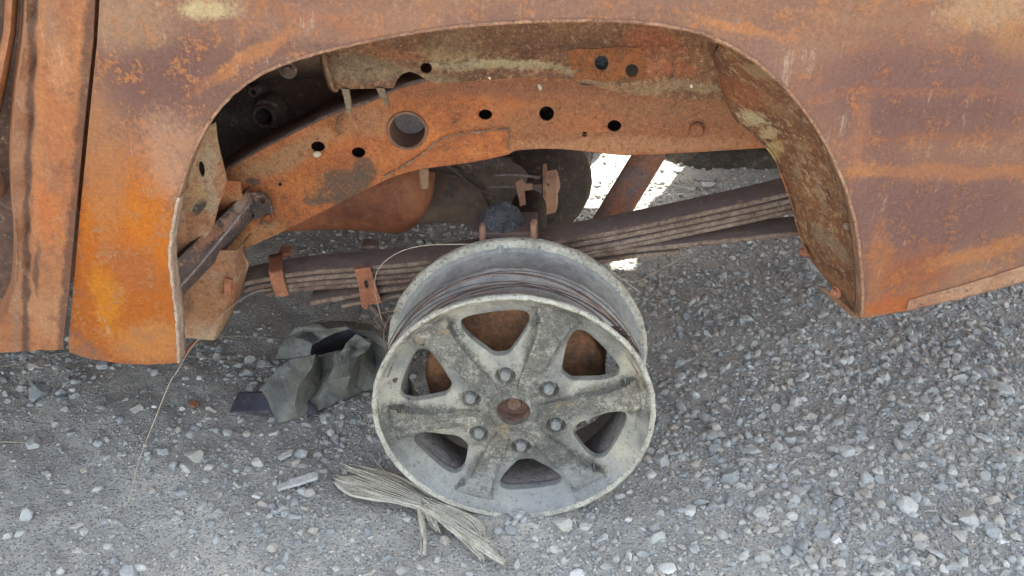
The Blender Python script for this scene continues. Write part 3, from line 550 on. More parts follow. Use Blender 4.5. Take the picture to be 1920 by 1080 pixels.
# hanging hook from inner panel
tube('hook', [at(636, 252, 1.53), at(632, 238, 1.52), at(636, 222, 1.51), at(644, 214, 1.505)], .003, M['inner'], inner)

# arch liner, rear leg
LIP = [(1335, 72), (1391, 104), (1432, 131), (1472, 167), (1503, 204), (1534, 250), (1560, 301), (1585, 366), (1600, 416), (1607, 478), (1612, 528), (1610, 592)]
INN = [(1340, 100), (1352, 150), (1368, 195), (1383, 225), (1410, 248), (1450, 289), (1468, 330), (1488, 386), (1498, 427), (1518, 478), (1546, 515), (1603, 590)]
def ldisp(G):
    d = .004 * np.sin(G[..., 0] * 60 + G[..., 2] * 25) + .0025 * wob(G[..., 0] * 3, G[..., 2] * 3, 12, 1.); G = G.copy(); G[..., 0] += d * .7; G[..., 1] += d * .4; return G
lip3 = [at(a, b, 1.226) for a, b in smooth(LIP, 4)]; inn3 = [at(a, b, 1.40) for a, b in smooth(INN, 4)]
liner = loft('arch_liner', [lip3, [Vector(p) * .66 + Vector(q) * .34 + Vector((.012, 0, .004)) for p, q in zip(map(tuple, resamp([tuple(x) for x in lip3], 45)), map(tuple, resamp([tuple(x) for x in inn3], 45)))], [Vector(p) * .33 + Vector(q) * .67 + Vector((.006, 0, .0)) for p, q in zip(map(tuple, resamp([tuple(x) for x in lip3], 45)), map(tuple, resamp([tuple(x) for x in inn3], 45)))], inn3], 90, M['liner'], truck, .003, 8, ldisp, 70); liner['label'] = 'brown arch liner with yellow cream crust'
loft('liner_edge', [inn3, [(p.x - .003, p.y + .002, p.z) for p in inn3]], 60, M['liner'], liner, .003)
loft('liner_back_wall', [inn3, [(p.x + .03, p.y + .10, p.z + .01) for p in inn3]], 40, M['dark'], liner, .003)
bolt('bolt', 1588, 425, 1.25, .0045, M['leafedge'], liner, (.6, .8, 0)); bolt('bolt', 1511, 221, 1.235, .0045, M['leafedge'], liner, (.6, .8, 0)); bolt('bolt', 1506, 472, 1.39, .007, M['clamp'], liner, (.9, .3, 0)); bolt('bolt', 1567, 548, 1.30, .0075, M['clamp'], liner, (.9, .3, 0))
sheet('lower_tab', [(1533, 536), (1548, 541), (1608, 590), (1606, 598), (1596, 594)], (), 1.36, .003, .02, M['lip2'], liner)

# chassis rail
RT = [(395, 345), (425, 320), (500, 277), (600, 227), (660, 203), (700, 190), (760, 163), (830, 149), (900, 143), (1000, 140), (1080, 147), (1140, 162), (1200, 177), (1300, 186), (1400, 192), (1520, 196)]
RB = [(1520, 268), (1425, 275), (1300, 283), (1200, 288), (1150, 287), (1080, 279), (1020, 276), (965, 280), (950, 288), (870, 304), (800, 313), (745, 326), (700, 346), (600, 397), (500, 446), (440, 470), (400, 480)]
railh = [ell(764, 244, 33, 32, 28), ell(596, 275, 13, 10, 16), ell(672, 286, 13, 10, 16), ell(910, 215, 13, 10, 16), ell(1025, 213, 14, 14, 18), ell(1152, 236, 13, 11, 16), ell(1096, 252, 5, 5, 10), ell(525, 346, 4, 3, 8)]
def yrail(x, z): return 1.54 + .0022 * wob(np.asarray(x, float), np.asarray(z, float), 13, 1.)
rail = sheet('chassis_rail', smooth(RT, 3) + smooth(RB, 3), railh, yrail, .004, .012, M['rail'], truck); rail['label'] = 'orange rusted chassis rail with round holes'
rt3 = [atf(a, b, yrail) for a, b in smooth(RT, 3)]; rb3 = [atf(a, b, yrail) for a, b in smooth(RB, 3)]
mtop = rust('grey rail top', [(0, (74, 58, 54)), (.6, (104, 80, 72)), (1, (140, 104, 80))], 12, seed=34)
loft('top_flange', [rt3, [(p.x, p.y + .004, p.z + .005) for p in rt3], [(p.x, p.y + .07, p.z + .005) for p in rt3]], 90, mtop, rail, .002)
loft('bottom_flange', [rb3, [(p.x, p.y + .004, p.z - .003) for p in rb3], [(p.x, p.y + .07, p.z - .003) for p in rb3]], 90, M['rail'], rail, .003)
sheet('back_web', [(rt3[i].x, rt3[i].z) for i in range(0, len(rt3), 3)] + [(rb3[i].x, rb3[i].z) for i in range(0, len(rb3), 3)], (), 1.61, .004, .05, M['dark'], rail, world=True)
lathe('cross_tube', [(.026, .066), (.0302, .064), (.0305, .004), (.0305, -.004), (.0345, -.005), (.0355, .002), (.033, .01), (.032, .07)], 36, rust('tube steel', [(0, (84, 68, 60)), (.6, (130, 88, 66)), (1, (160, 100, 66))], 15, seed=35), rail, (0, 1, 0), at(764, 244, 1.54))
lathe('tube_end', [(0, .055), (.028, .05), (.031, .066)], 30, rust('tube end steel', [(0, (74, 68, 68)), (.6, (112, 102, 100)), (1, (130, 110, 100))], 15, seed=36), rail, (0, 1, 0), at(764, 244, 1.54))
sheet('patch_plate', [(745, 322), (772, 300), (800, 281), (822, 264), (850, 254), (890, 249), (952, 244), (954, 281), (948, 284), (870, 300), (800, 309)], (), lambda x, z: yrail(x, z) - .0008, .0006, .012, M['plate'], rail)
tube('weld_bead', [at(a, b, 1.534) for a, b in [(720, 332), (765, 306), (795, 286), (820, 264), (850, 253), (890, 248), (950, 243), (954, 262), (952, 280)]], lambda t: .0013 + .0007 * math.sin(t * 160) + .0005 * math.sin(t * 61), M['leafedge'], rail, 8, 10)
lathe('bolt', [(0, -.012), (.009, -.012), (.0125, -.008), (.013, .0), (.017, .001), (.017, .004)], 20, M['rail'], rail, (0, 1, 0), at(1306, 241, 1.54))
for a, b, s in ((595, 290, 1), (1012, 163, .8), (1296, 162, .5), (918, 146, .45)):
    V_, F_ = rock(2, 3, int(a)); p = at(a, b, 1.537 if a < 1200 else 1.41)
    if a in (918,): p = at(a, b, 1.41)
    link('paint_chip', mesh('paint_chip', V_ * np.array([.0065, .0025, .011]) * s + np.array(p), F_), M['cream'], rail)  # white paint chips built as small raised lumps
# dark bulkhead and filler stub behind the rail
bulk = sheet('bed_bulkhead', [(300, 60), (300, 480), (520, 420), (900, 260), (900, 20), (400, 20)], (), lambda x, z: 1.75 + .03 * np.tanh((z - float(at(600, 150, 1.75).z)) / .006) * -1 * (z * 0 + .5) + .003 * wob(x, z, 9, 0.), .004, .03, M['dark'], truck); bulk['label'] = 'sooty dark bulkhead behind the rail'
lathe('filler_stub', [(.013, .05), (.015, .0), (.0165, -.020), (.020, -.022), (.021, -.018), (.021, -.004), (.027, .0), (.029, .006), (.031, .03)], 28, M['strut'], bulk, (.1, 1, -.1), at(501, 213, 1.72))
lathe('small_stub', [(.005, .04), (.006, -.012), (.008, -.013), (.009, -.010), (.009, .04)], 18, M['strut'], bulk, (.1, 1, -.1), at(478, 170, 1.72))
bolt('bolt', 445, 205, 1.72, .006, M['dark'], bulk); bolt('bolt', 540, 132, 1.5, .011, M['strut'], bulk)
loft('brace_rim', [[at(455, 150, 1.60), at(520, 148, 1.62), at(620, 145, 1.66)], [at(450, 110, 1.5), at(520, 105, 1.5), at(620, 95, 1.5)]], 12, rust('dim brown plate', [(0, (64, 46, 38)), (1, (104, 72, 54))], 10, seed=37), bulk, .003)

# spring hanger bracket
def ybr(x, z): return 1.40 + .35 * (np.asarray(x, float) - float(at(400, 400, 1.4).x)) * 0 + .006 * wob(np.asarray(x, float), np.asarray(z, float), 16, 2.)
hang = sheet('spring_hanger', [(442, 470), (433, 480), (426, 494), (433, 512), (437, 530), (431, 556), (421, 590), (409, 615), (399, 638), (360, 634), (322, 634), (308, 560), (312, 480), (360, 470)], (), lambda x, z: 1.395 + .008 * wob(x, z, 15, 2.) + 2.2 * (np.asarray(x, float) - float(at(380, 540, 1.4).x)) ** 2, .004, .008, M['brkt'], truck, angle=60); hang['label'] = 'tan scaled spring hanger bracket'
ra = [at(442, 470, 1.41), at(433, 480, 1.41), at(426, 494, 1.41), at(433, 512, 1.41), at(437, 530, 1.41), at(431, 556, 1.41), at(421, 590, 1.41), at(409, 615, 1.41), at(399, 638, 1.41)]
loft('bracket_side', [ra, [(p.x + .006, p.y + .012, p.z) for p in ra], [(p.x + .012, p.y + .06, p.z) for p in ra]], 30, M['brkt'], hang, .003, 3)
sheet('upper_gusset', [(404, 230), (407, 262), (413, 290), (425, 338), (420, 360), (410, 384), (400, 425), (375, 462), (340, 485), (310, 485), (300, 420), (320, 340), (365, 250)], [ell(378, 317, 6, 15, 16, -.12)], lambda x, z: 1.375 + .010 * wob(x, z, 15, 4.) + .25 * (np.asarray(x, float) - float(at(375, 370, 1.4).x)), .004, .008, M['brkt'], hang, angle=60)
sheet('gusset_flange', [(424, 338), (414, 372), (404, 400), (390, 440), (400, 470), (430, 440), (455, 380), (450, 340)], (), 1.47, .004, .02, M['rail'], hang)
sheet('spring_tab', [(432, 478), (448, 472), (467, 494), (462, 512), (444, 518), (436, 500)], [ell(440, 484, 3, 5, 10)], 1.46, .006, .01, M['brkt'], hang)
sheet('shackle_ear', [(421, 522), (434, 525), (433, 556), (420, 560)], (), 1.385, .006, .01, M['clamp'], hang)
tube('shackle_strap', [at(452, 540, 1.50), at(440, 552, 1.50), at(432, 568, 1.50)], .007, M['clamp'], hang, 6)
tube('loose_rod', [at(368, 640, 1.36), at(352, 655, 1.32), at(338, 672, 1.27)], .0035, M['clamp'], hang)
# dark diagonal strut
s1 = [at(300, 520, 1.30), at(332, 488, 1.32), at(396, 426, 1.40), at(461, 363, 1.49)]; s2 = [at(296, 575, 1.275), at(330, 545, 1.295), at(396, 470, 1.37), at(466, 383, 1.47)]; s3 = [at(296, 595, 1.31), at(330, 566, 1.33), at(400, 492, 1.40), at(473, 410, 1.50)]
strut = loft('diagonal_strut', [[p + Vector((0, .03, 0)) for p in s1], s1, [p * .5 + q * .5 + Vector((0, .0, 0)) for p, q in zip(s1, s2)], s2, s3, [p + Vector((0, .03, .0)) for p in s3]], 26, M['strut'], truck, .003, 1, None, 25); strut['label'] = 'dark brown diagonal strut with pale highlight edge'
tube('highlight_edge', s2, lambda t: .0022 + .0008 * math.sin(t * 90), M['edge'], strut, 8, 10)  # pale bead stands in for the highlight along the ridge
sheet('end_plate', [(461, 362), (488, 361), (500, 367), (508, 380), (513, 396), (508, 404), (498, 400), (492, 408), (474, 412), (466, 400)], [ell(493, 376, 5, 6, 12)], 1.515, .004, .01, M['strut'], strut)
bolt('bolt', 502, 408, 1.53, .009, M['rail'], strut)

# leaf spring
YF, YB = 1.50, 1.56
LEAVES = [
 ([(425, 546), (433, 540), (456, 530), (500, 521), (562, 510), (662, 502), (796, 490), (950, 467), (1090, 444), (1190, 425), (1340, 393), (1477, 362), (1600, 335)], 9.5),
 ([(459, 541), (504, 532), (535, 524), (667, 512), (796, 500), (950, 478), (1085, 455), (1215, 430), (1365, 399), (1481, 374), (1600, 348)], 10),
 ([(496, 543), (535, 534), (671, 523), (765, 514), (950, 490), (1115, 462), (1315, 421), (1485, 384), (1590, 362)], 9.5),
 ([(498, 551), (537, 542), (671, 532), (765, 523), (950, 500), (1115, 471), (1315, 431), (1488, 393), (1580, 374)], 9)]
HELP = [([(581, 566), (677, 549), (754, 537), (950, 507), (1135, 473), (1290, 456), (1390, 445), (1502, 434), (1600, 426)], 10), ([(640, 572), (754, 552), (950, 522), (1152, 484), (1275, 470)], 8)]
def leafobj(pts, th, par, name, yf_=YF, yb_=YB):
    P = [at(a, b, yf_) for a, b in pts]; n = 60; Rr = resamp([tuple(p) for p in smooth([tuple(p) for p in P], 4)], n); t = th / 1010.
    prof = [(.002, 0.), (yb_ - yf_ - .002, 0.), (yb_ - yf_, -t * .5), (yb_ - yf_ - .002, -t), (.002, -t), (0, -t * .8), (-.0006, -t * .5), (0, -t * .2)]
    V = []; Fc = []; k = len(prof)
    for i, p in enumerate(Rr):
        for a, b in prof:
            V.append((p[0], p[1] + a + .0006 * mnoise.noise(Vector((p[0] * 60, a * 10, b * 200))), p[2] + b + .0009 * mnoise.noise(Vector((p[0] * 25, a * 4, 0)))))
    for i in range(n - 1):
        for j in range(k): Fc.append((i * k + j, (i + 1) * k + j, (i + 1) * k + (j + 1) % k, i * k + (j + 1) % k))
    Fc += [tuple(range(k)), tuple(range((n - 1) * k, n * k))[::-1]]
    me = mesh(name, V, Fc, True, 50); me.materials.append(M['leaf']); me.materials.append(M['leafedge'])
    for q in me.polygons:
        if q.center.y < yf_ + .0016 or len(q.vertices) > 4: q.material_index = 1
    return link(name, me, None, par)
spring = leafobj(*LEAVES[0], truck, 'leaf_spring'); spring['label'] = 'stack of brown leaf spring plates above the wheel'
for l in LEAVES[1:]: leafobj(*l, spring, 'spring_leaf')
for l in HELP: leafobj(*l, spring, 'helper_leaf', YF - .003, YB - .004)
sheet('spring_clamp', [(504, 512), (529, 508), (534, 530), (541, 553), (531, 557), (518, 555), (508, 530)], (), 1.491, .005, .01, M['clamp'], spring)
loft('clamp_strap', [[at(504, 512, 1.493), at(529, 508, 1.493)], [at(504, 508, 1.497), at(529, 504, 1.497)], [at(505, 474 + 6, 1.565), at(529, 471 + 4, 1.565)]], 6, M['clamp'], spring, .004, 3)
sheet('spring_clamp', [(664, 505), (694, 501), (702, 528), (714, 563), (716, 567), (704, 570), (690, 572), (688, 581), (678, 576), (676, 565), (672, 535)], [ell(687, 533, 4, 8, 12, -.1)], 1.488, .005, .01, M['clamp'], spring)
box('clip_lug', tuple(at(522, 484, 1.575)), tuple(at(545, 470, 1.585) + Vector((0, .02, 0))), M['clamp'], spring, .002)
box('clip_lug', tuple(at(678, 470, 1.575)), tuple(at(708, 457, 1.585) + Vector((0, .02, 0))), M['leafedge'], spring, .002)
tube('clamp_bolt', [at(694, 572, 1.50), at(712, 592, 1.48), at(728, 615, 1.45)], .006, M['leaf'], spring)
for (a, b) in ((905, 430), (1000, 425)):
    tube('u_bolt', [at(a, b + 60, 1.49), at(a, b + 15, 1.49), at(a, b - 2, 1.50), at(a + 1, b - 8, 1.53), at(a, b + 10, 1.57)], .006, M['cap'], spring, 8)
box('spring_plate', tuple(at(885, 448, 1.49)), tuple(at(1010, 436, 1.49) + Vector((0, .08, 0))), M['leaf'], spring, .003)

# bump stop
V_, F_ = ico(4); q = at(942, 428, 1.53)
V_ = np.array([[x * .044 * (1 - .12 * max(z, 0)), y * .040, (z * .050 if z > 0 else z * .02)] for x, y, z in V_]); V_ = V_ * (1 + .07 * np.array([mnoise.noise(Vector(tuple(v * 60))) for v in V_]) + .06 * np.array([mnoise.noise(Vector(tuple(v * 220))) for v in V_]))[:, None]
bs = link('bump_stop', mesh('bump_stop', V_ + np.array(q), F_, True, 80), M['char'], truck); bs['label'] = 'charred rounded rubber bump stop above the wheel'

# fuel tank lump behind rail
def blobmesh(name, rings, mat, par, seg=28, pw=2.6):
    """rings: (x, z_bottom, z_top, y0, y1) -> superellipse sections along X"""
    rr = np.array(smooth(rings, 4)); V = []; Fc = []
    for x, zb, zt, y0, y1 in rr:
        for k in range(seg):
            a = 2 * math.pi * k / seg; c, s = math.cos(a), math.sin(a)
            V.append((x, (y0 + y1) / 2 + abs(c) ** (2 / pw) * math.copysign(1, c) * (y1 - y0) / 2, (zb + zt) / 2 + abs(s) ** (2 / pw) * math.copysign(1, s) * (zt - zb) / 2))
    m = len(rr)
    for i in range(m - 1):
        for k in range(seg): Fc.append((i * seg + k, i * seg + (k + 1) % seg, (i + 1) * seg + (k + 1) % seg, (i + 1) * seg + k))
    Fc += [tuple(range(seg)), tuple(range((m - 1) * seg, m * seg))[::-1]]
    return link(name, mesh(name, V, Fc, True, 60), mat, par)
TY = 1.80
def tz(px, py): p = at(px, py, TY); return p
rings = []
for px, yt, yb in ((250, 380, 440), (400, 340, 452), (520, 318, 455), (600, 310, 452), (680, 305, 456), (740, 306, 459), (780, 318, 440), (800, 338, 410), (806, 362, 385)):
    a = tz(px, yt); b = tz(px, yb); e = 0 if px < 770 else (px - 770) / 36 * .09
    rings.append((a.x, b.z, a.z, TY - .02 + e, TY + .26 - e))
tank = blobmesh('fuel_tank', rings, M['tank'], truck); tank['label'] = 'rounded red rusted tank behind the chassis rail'
lathe('pipe_stub', [(.0, -.02), (.009, -.02), (.010, -.01), (.009, 0), (.011, .008), (.010, .02), (.0, .02)], 14, M['cap'], tank, (0, .2, 1), at(795, 334, 1.76))
# muffler: drum with domed end
mc = at(950, 352, 2.05); r_ = .083
mu = lathe('muffler', [(0, -.34), (.04, -.335), (r_ * .9, -.32), (r_, -.30), (r_, .08), (r_ + .004, .082), (r_ + .004, .090), (r_ - .002, .092), (r_ - .006, .112), (r_ * .75, .125), (r_ * .4, .132), (0, .134)], 40, M['muffler'], truck, (1, 0, 0), mc); mu['label'] = 'grey burnt muffler drum with domed end'
mu.data.materials.append(M['cap'])
for q_ in mu.data.polygons:
    if q_.center.x > mc.x + .084: q_.material_index = 1
tube('hanger_rod', [at(925, 329, 1.95), at(965, 328, 1.95), at(1012, 333, 1.95)], .003, M['edge'], mu)
tube('hanger_rod', [at(900, 351, 1.93), at(930, 350, 1.93), at(965, 350, 1.93)], .003, M['edge'], mu)
sheet('hanger_bracket', [(966, 342), (978, 336), (984, 345), (998, 345), (998, 356), (984, 358), (986, 385), (990, 420), (978, 420), (974, 380)], (), 1.90, .006, .02, M['cap'], mu)
tube('brake_line', [at(812, 300, 1.72), at(850, 318, 1.74), at(880, 345, 1.8), at(930, 372, 1.8)], .003, M['strut'], mu)
tube('hose', [at(800, 312, 1.8), at(860, 322, 1.86), at(905, 352, 1.9), at(930, 400, 1.9)], .010, M['dark'], mu)
sheet('cross_bracket', [(820, 300), (900, 292), (960, 300), (950, 318), (900, 316), (870, 330), (850, 372), (832, 368), (838, 330), (818, 322)], (), 1.86, .012, .03, M['strut'], mu)
# axle
wc = gr(962, 781, .229)
axle = tube('rear_axle', [(wc.x + .02, 1.44, wc.z), (wc.x + .06, 2.70, wc.z + .01)], .04, M['dark'], truck, 20, 1)
lathe('differential', [(0, -.13), (.06, -.12), (.12, -.06), (.14, 0), (.12, .08), (.06, .14), (0, .16)], 24, M['dark'], axle, (0, 1, 0), (wc.x + .05, 2.1, wc.z))
# rusty diagonal tube on the far side
br = tube('shock_absorber', [at(1222, 262, 1.74), at(1222, 283, 1.74), at(1148, 404, 1.68), at(1120, 450, 1.66)], .030, M['brace'], truck, 24, 1); br['label'] = 'mottled rusty diagonal tube under the rail'
# rest of the truck (closes the body, throws the shade)
FY = 2.86
box('bed_floor', (-.72, 1.235, .955), (1.75, FY - .01, .985), M['body'], truck, 0)
box('bed_front_wall', (-.76, 1.23, .62), (-.725, FY - .01, 1.36), M['body'], truck, 0)
box('tailgate', (1.60, 1.23, .50), (1.64, FY - .01, 1.36), M['body'], truck, 0)
PATCH = [(1175, 286), (1215, 290), (1262, 304), (1285, 313), (1255, 342), (1222, 372), (1200, 400), (1194, 440), (1191, 535), (1150, 535), (1142, 440), (1118, 385), (1040, 385), (1030, 334), (1080, 331), (1098, 322), (1110, 305), (1130, 288)]
hole = []
for i, (a, b) in enumerate(dens(PATCH, 6)):
    g = gr(a + 2.5 * mnoise.noise(Vector((i * .9, 0, 0))), b + 2.5 * mnoise.noise(Vector((0, i * .9, 3)))); t = (FY - g.y) / SUN.y; hole.append((g.x + SUN.x * t, g.z + SUN.z * t))
fs = sheet('far_side_sun_mask', [(-.74, -.04), (2.0, -.04), (2.0, 1.36), (-.74, 1.36)], [hole], FY, .003, .08, M['body'], truck, world=True); fs['label'] = 'unseen far bed side with opening cut to shape the sun patch'  # unseen, run down to the ground and cut so sun reaches only the patch
cabprof = [(-3.35, .36), (-.765, .36), (-.765, 1.52), (-1.0, 1.56), (-1.85, 1.55), (-2.25, 1.12), (-3.2, 1.02), (-3.4, .85)]
V_, T_ = tri2d(cabprof, [], .3); V3 = np.stack([V_[:, 0], np.full(len(V_), 1.29), V_[:, 1]], 1); VV, FF = thicken(V3, T_, np.array([0, FY - 1.31, 0]))
link('cab_shell', mesh('cab_shell', VV, FF, False), M['body'], truck)
box('far_sill_sun_block', (-3.3, FY - .02, -.03), (-.77, FY, .4), M['body'], truck, 0)  # unseen, carried down to the ground to stop sun under the cab

# ------------------------------------------------------------------ wheel
WR = .2355
psi = R(2.4)
wheel = lathe('wheel', [(a_, d_ * (1.13 if d_ > .03 else 1)) for a_, d_ in [(.2235, .012), (.2262, .006), (.2285, .0012), (.2318, -.0006), (.2350, .0012), (.2360, .006), (.2342, .0105), (.2225, .0125), (.2185, .017), (.2165, .034), (.2080, .040), (.1960, .045), (.1905, .052), (.1895, .080), (.1900, .086), (.2020, .100), (.2105, .108), (.2120, .112), (.2085, .117), (.2095, .136), (.2125, .149), (.2150, .153), (.2235, .1535), (.2300, .1545), (.2345, .1575), (.2352, .162), (.2345, .168), (.2300, .170), (.2265, .167), (.2140, .161), (.2050, .149), (.2040, .122), (.1990, .104), (.1860, .088), (.1840, .054), (.1900, .042), (.2100, .034), (.2150, .020)]], 180, M['rim'], truck, closed=True, jit=.0016, angle=50)
wheel.data.materials.append(rust('dark drop centre', [(0, (76, 68, 66)), (.5, (104, 97, 95)), (1, (134, 126, 118))], 16, relief=.0014, mottle=.6, lt=(140, 134, 128), dk=(66, 56, 54), seed=41)); wheel.data.materials.append(rust('cream chipped rim edge', [(0, (120, 116, 102)), (.4, (178, 172, 154)), (1, (212, 206, 186))], 26, pits=1., relief=.0014, mottle=.7, lt=(214, 206, 182), dk=(70, 66, 56), seed=42))
for q_ in wheel.data.polygons:
    c_ = q_.center; rr_ = math.hypot(c_.x, c_.z)
    if .013 < c_.y < .117 and q_.normal.x * c_.x + q_.normal.z * c_.z > -.02 * 0: q_.material_index = 1  # darker tone over the drop centre of the barrel
    if (c_.y < .012 and rr_ > .222) or (c_.y > .172 and rr_ > .226): q_.material_index = 2
wheel['label'] = 'bare burnt six spoke alloy wheel with no tyre'
wheel.location = wc; wheel.rotation_euler = (0, 0, -psi); wheel.scale = (.98, .98, .98); wheel.matrix_parent_inverse = base_inv(truck)
WANG = [100 - 60 * k for k in range(6)]
def prof_d(r):
    return np.interp(r, [0, .028, .05, .085, .12, .15, .188, .204, .216, .2262], [.0185, .0125, .0120, .0135, .0180, .0220, .0270, .0250, .0165, .0045])
def pad_d(r):
    return np.interp(r, [.04, .085, .12, .16, .19, .205, .214], [.0090, .0080, .0080, .0090, .0115, .0145, .0185])
def pol(a, b, th):   # a radial, b lateral
    c, s = math.cos(R(th)), math.sin(R(th)); return (a * c - b * s, a * s + b * c)
_w = [(.111, 0), (.1135, .013), (.124, .0235), (.143, .0405), (.160, .0520), (.174, .0560), (.184, .0505), (.189, .034)]
win = smooth(_w + [(.1905, 0)] + [(a, -b) for a, b in _w[:0:-1]], 4, True)
windows = [[pol(a, b, th) for a, b in win] for th in WANG]
def spk(scale):      # spoke pocket outline (a, b)
    pts = [(.046, .010), (.075, .0150), (.100, .0165), (.130, .0185), (.160, .0205), (.185, .0255), (.201, .0330), (.209, .036), (.2125, 0), (.209, -.036), (.201, -.0330), (.185, -.0255), (.160, -.0205), (.130, -.0185), (.100, -.0165), (.075, -.0150), (.046, -.010)]
    P = np.array(pts); c = P.mean(0); d = P - c; L = np.linalg.norm(d, axis=1, keepdims=True); return [tuple(x) for x in c + d * (1 + scale / L)]
sp_in = [dens([pol(a, b, th - 30) for a, b in spk(-.0022)], .0035) for th in WANG]; sp_out = [dens([pol(a, b, th - 30) for a, b in spk(.0)], .0035) for th in WANG]
extra = [p for l in sp_in + sp_out for p in l]
nutc = [pol(.0760, 0, th) for th in WANG]
for cx, cy in nutc:
    for rr in (.0125, .0150, .0172): extra += ell(cx, cy, rr, n=22)
for rr in (.0395, .042, .0455, .200, .207): extra += ell(0, 0, rr, n=int(rr * 1600))
# edge line beside the windows (chamfer)
win_b = [dens([tuple(np.array(pol(.155, 0, th)) + (np.array(p) - np.array(pol(.155, 0, th))) * 1.085) for p in w], .005) for w, th in zip(windows, WANG)]
extra += [p for l in win_b for p in l]
hubhole = ell(0, 0, .0285, n=40)
V_, T_ = tri2d(ell(0, 0, .2262, n=160), windows + [hubhole], .0048, extra)
r = np.hypot(V_[:, 0], V_[:, 1]); D = prof_d(r)
for k, th in enumerate(WANG):
    rad = math.hypot(0, 0)
    # pocket recess on spokes
    ip = inpoly(V_[:, 0], V_[:, 1], [tuple(x) for x in [pol(a, b, th - 30) for a, b in spk(-.0016)]]); D = np.where(ip, np.minimum(D, pad_d(r)), D); onpad = ip if k == 0 else (onpad | ip)
    dn = np.hypot(V_[:, 0] - nutc[k][0], V_[:, 1] - nutc[k][1]); D += .010 * np.clip((.0165 - dn) / .0028, 0, 1) - .0025 * np.exp(-((dn - .0195) / .003) ** 2)
    dw = dist_poly(V_[:, 0], V_[:, 1], windows[k] + windows[k][:1]); D += .0030 * np.clip(1 - dw / .0042, 0, 1)
    # spokes crown: dish the land outside the windows
ang = np.degrees(np.arctan2(V_[:, 1], V_[:, 0])); ph = np.abs(((ang - 100 + 180) % 60) - 0)
sc = np.minimum((ang - 70) % 60, 60 - (ang - 70) % 60)      # 0 on a spoke's middle, 30 at a window's middle
D += np.where(onpad, .0012 * wob(V_[:, 0] * 9, V_[:, 1] * 9, 8, 3.) * (r > .1), 0)
D += np.where((r > .0400) & (r < .0450), .0022, 0)
D += .0004 * wob(V_[:, 0] * 20, V_[:, 1] * 20, 8, 1.)
V3 = np.stack([V_[:, 0], D, V_[:, 1]], 1); nrm = np.cross(V3[T_[:, 1]] - V3[T_[:, 0]], V3[T_[:, 2]] - V3[T_[:, 0]]); fl = nrm[:, 1] > 0; T_ = T_.copy(); T_[fl] = T_[fl][:, ::-1]
VV, FF = thicken(V3, T_, np.array([0, .013, 0]))
def wchild(name, me_or_v, f=None, mat=None, par=None, sm=45):
    me = me_or_v if f is None else mesh(name, me_or_v, f, True, sm)
    o = bpy.data.objects.new(name, me); COL.objects.link(o); o.parent = par or wheel
    if mat and not me.materials: me.materials.append(mat)
    return o
wchild('spoked_face', VV, FF, M['wheel'], sm=42)
# lug nuts
bm = bmesh.new(); rows = []
for rr, dd, hexy in ((.0118, .013, 0), (.0118, .008, 0), (.0092, .007, 1), (.0092, -.004, 1), (.0082, -.0065, 1), (.0060, -.0095, 0), (.0030, -.0112, 0), (.0004, -.0115, 0)):
    row = []
    for k in range(24):
        a = 2 * math.pi * k / 24; q_ = (k % 4) / 4 * math.pi / 3; f_ = math.cos(math.pi / 6) / math.cos(q_ - math.pi / 6) if hexy else 1
        row.append(bm.verts.new((rr * f_ * 1.06 * math.cos(a), dd, rr * f_ * 1.06 * math.sin(a))))
    rows.append(row)
for a_, b_ in zip(rows[:-1], rows[1:]):
    for k in range(24): bm.faces.new((a_[k], a_[(k + 1) % 24], b_[(k + 1) % 24], b_[k]))
bmesh.ops.recalc_face_normals(bm, faces=bm.faces); nm = bpy.data.meshes.new('lug_nut'); bm.to_mesh(nm); bm.free(); nm.shade_smooth(); nm.set_sharp_from_angle(angle=R(35)); nm.materials.append(M['nut'])
for cx, cy in nutc:
    o = wchild('lug_nut', nm); o.location = (cx, .0150, cy); o.rotation_euler = (0, random.random(), 0)
lathe_o = lathe('centre_bore', [(0, .036), (.012, .032), (.014, .036), (.0275, .040), (.0288, .016), (.0305, .0135), (.033, .0135), (.0338, .020)], 40, M['hub'], None); lathe_o.parent = wheel
vs = lathe('valve_stem', [(0, -.012), (.003, -.012), (.0035, -.004), (.0045, 0), (.0045, .006), (0, .006)], 12, M['strut'], None); vs.parent = wheel; vx, vy = pol(.203, 0, 153 + 12); vs.location = (vx, .029, vy)
# small raised mark between lower spokes
wchild('cast_mark', *(lambda b: (b[0] * np.array([.012, .0014, .0028]) + np.array([-.012, .0105, -.112]), b[1]))(rock(2, 0, 5)), M['wheel'])
drum = lathe('brake_drum', [(.0, .070), (.05, .070), (.060, .078), (.095, .080), (.112, .084), (.146, .086), (.152, .090), (.1545, .096), (.1545, .110), (.149, .114), (.149, .150), (.158, .156), (.160, .170), (0, .172)], 90, M['drum'], None, jit=.0008)
drum.parent = truck; drum.location = wc + Vector((0, .014, 0)); drum.rotation_euler = (0, 0, -psi); drum.matrix_parent_inverse = base_inv(truck); drum['label'] = 'rusty brake drum seen through the spokes'

def w2(r_, th, d):     # wheel-local polar -> world
    v = Vector((r_ * math.cos(R(th)), d, r_ * math.sin(R(th)))); v.rotate(Matrix.Rotation(-psi, 3, 'Z')); return wc + v
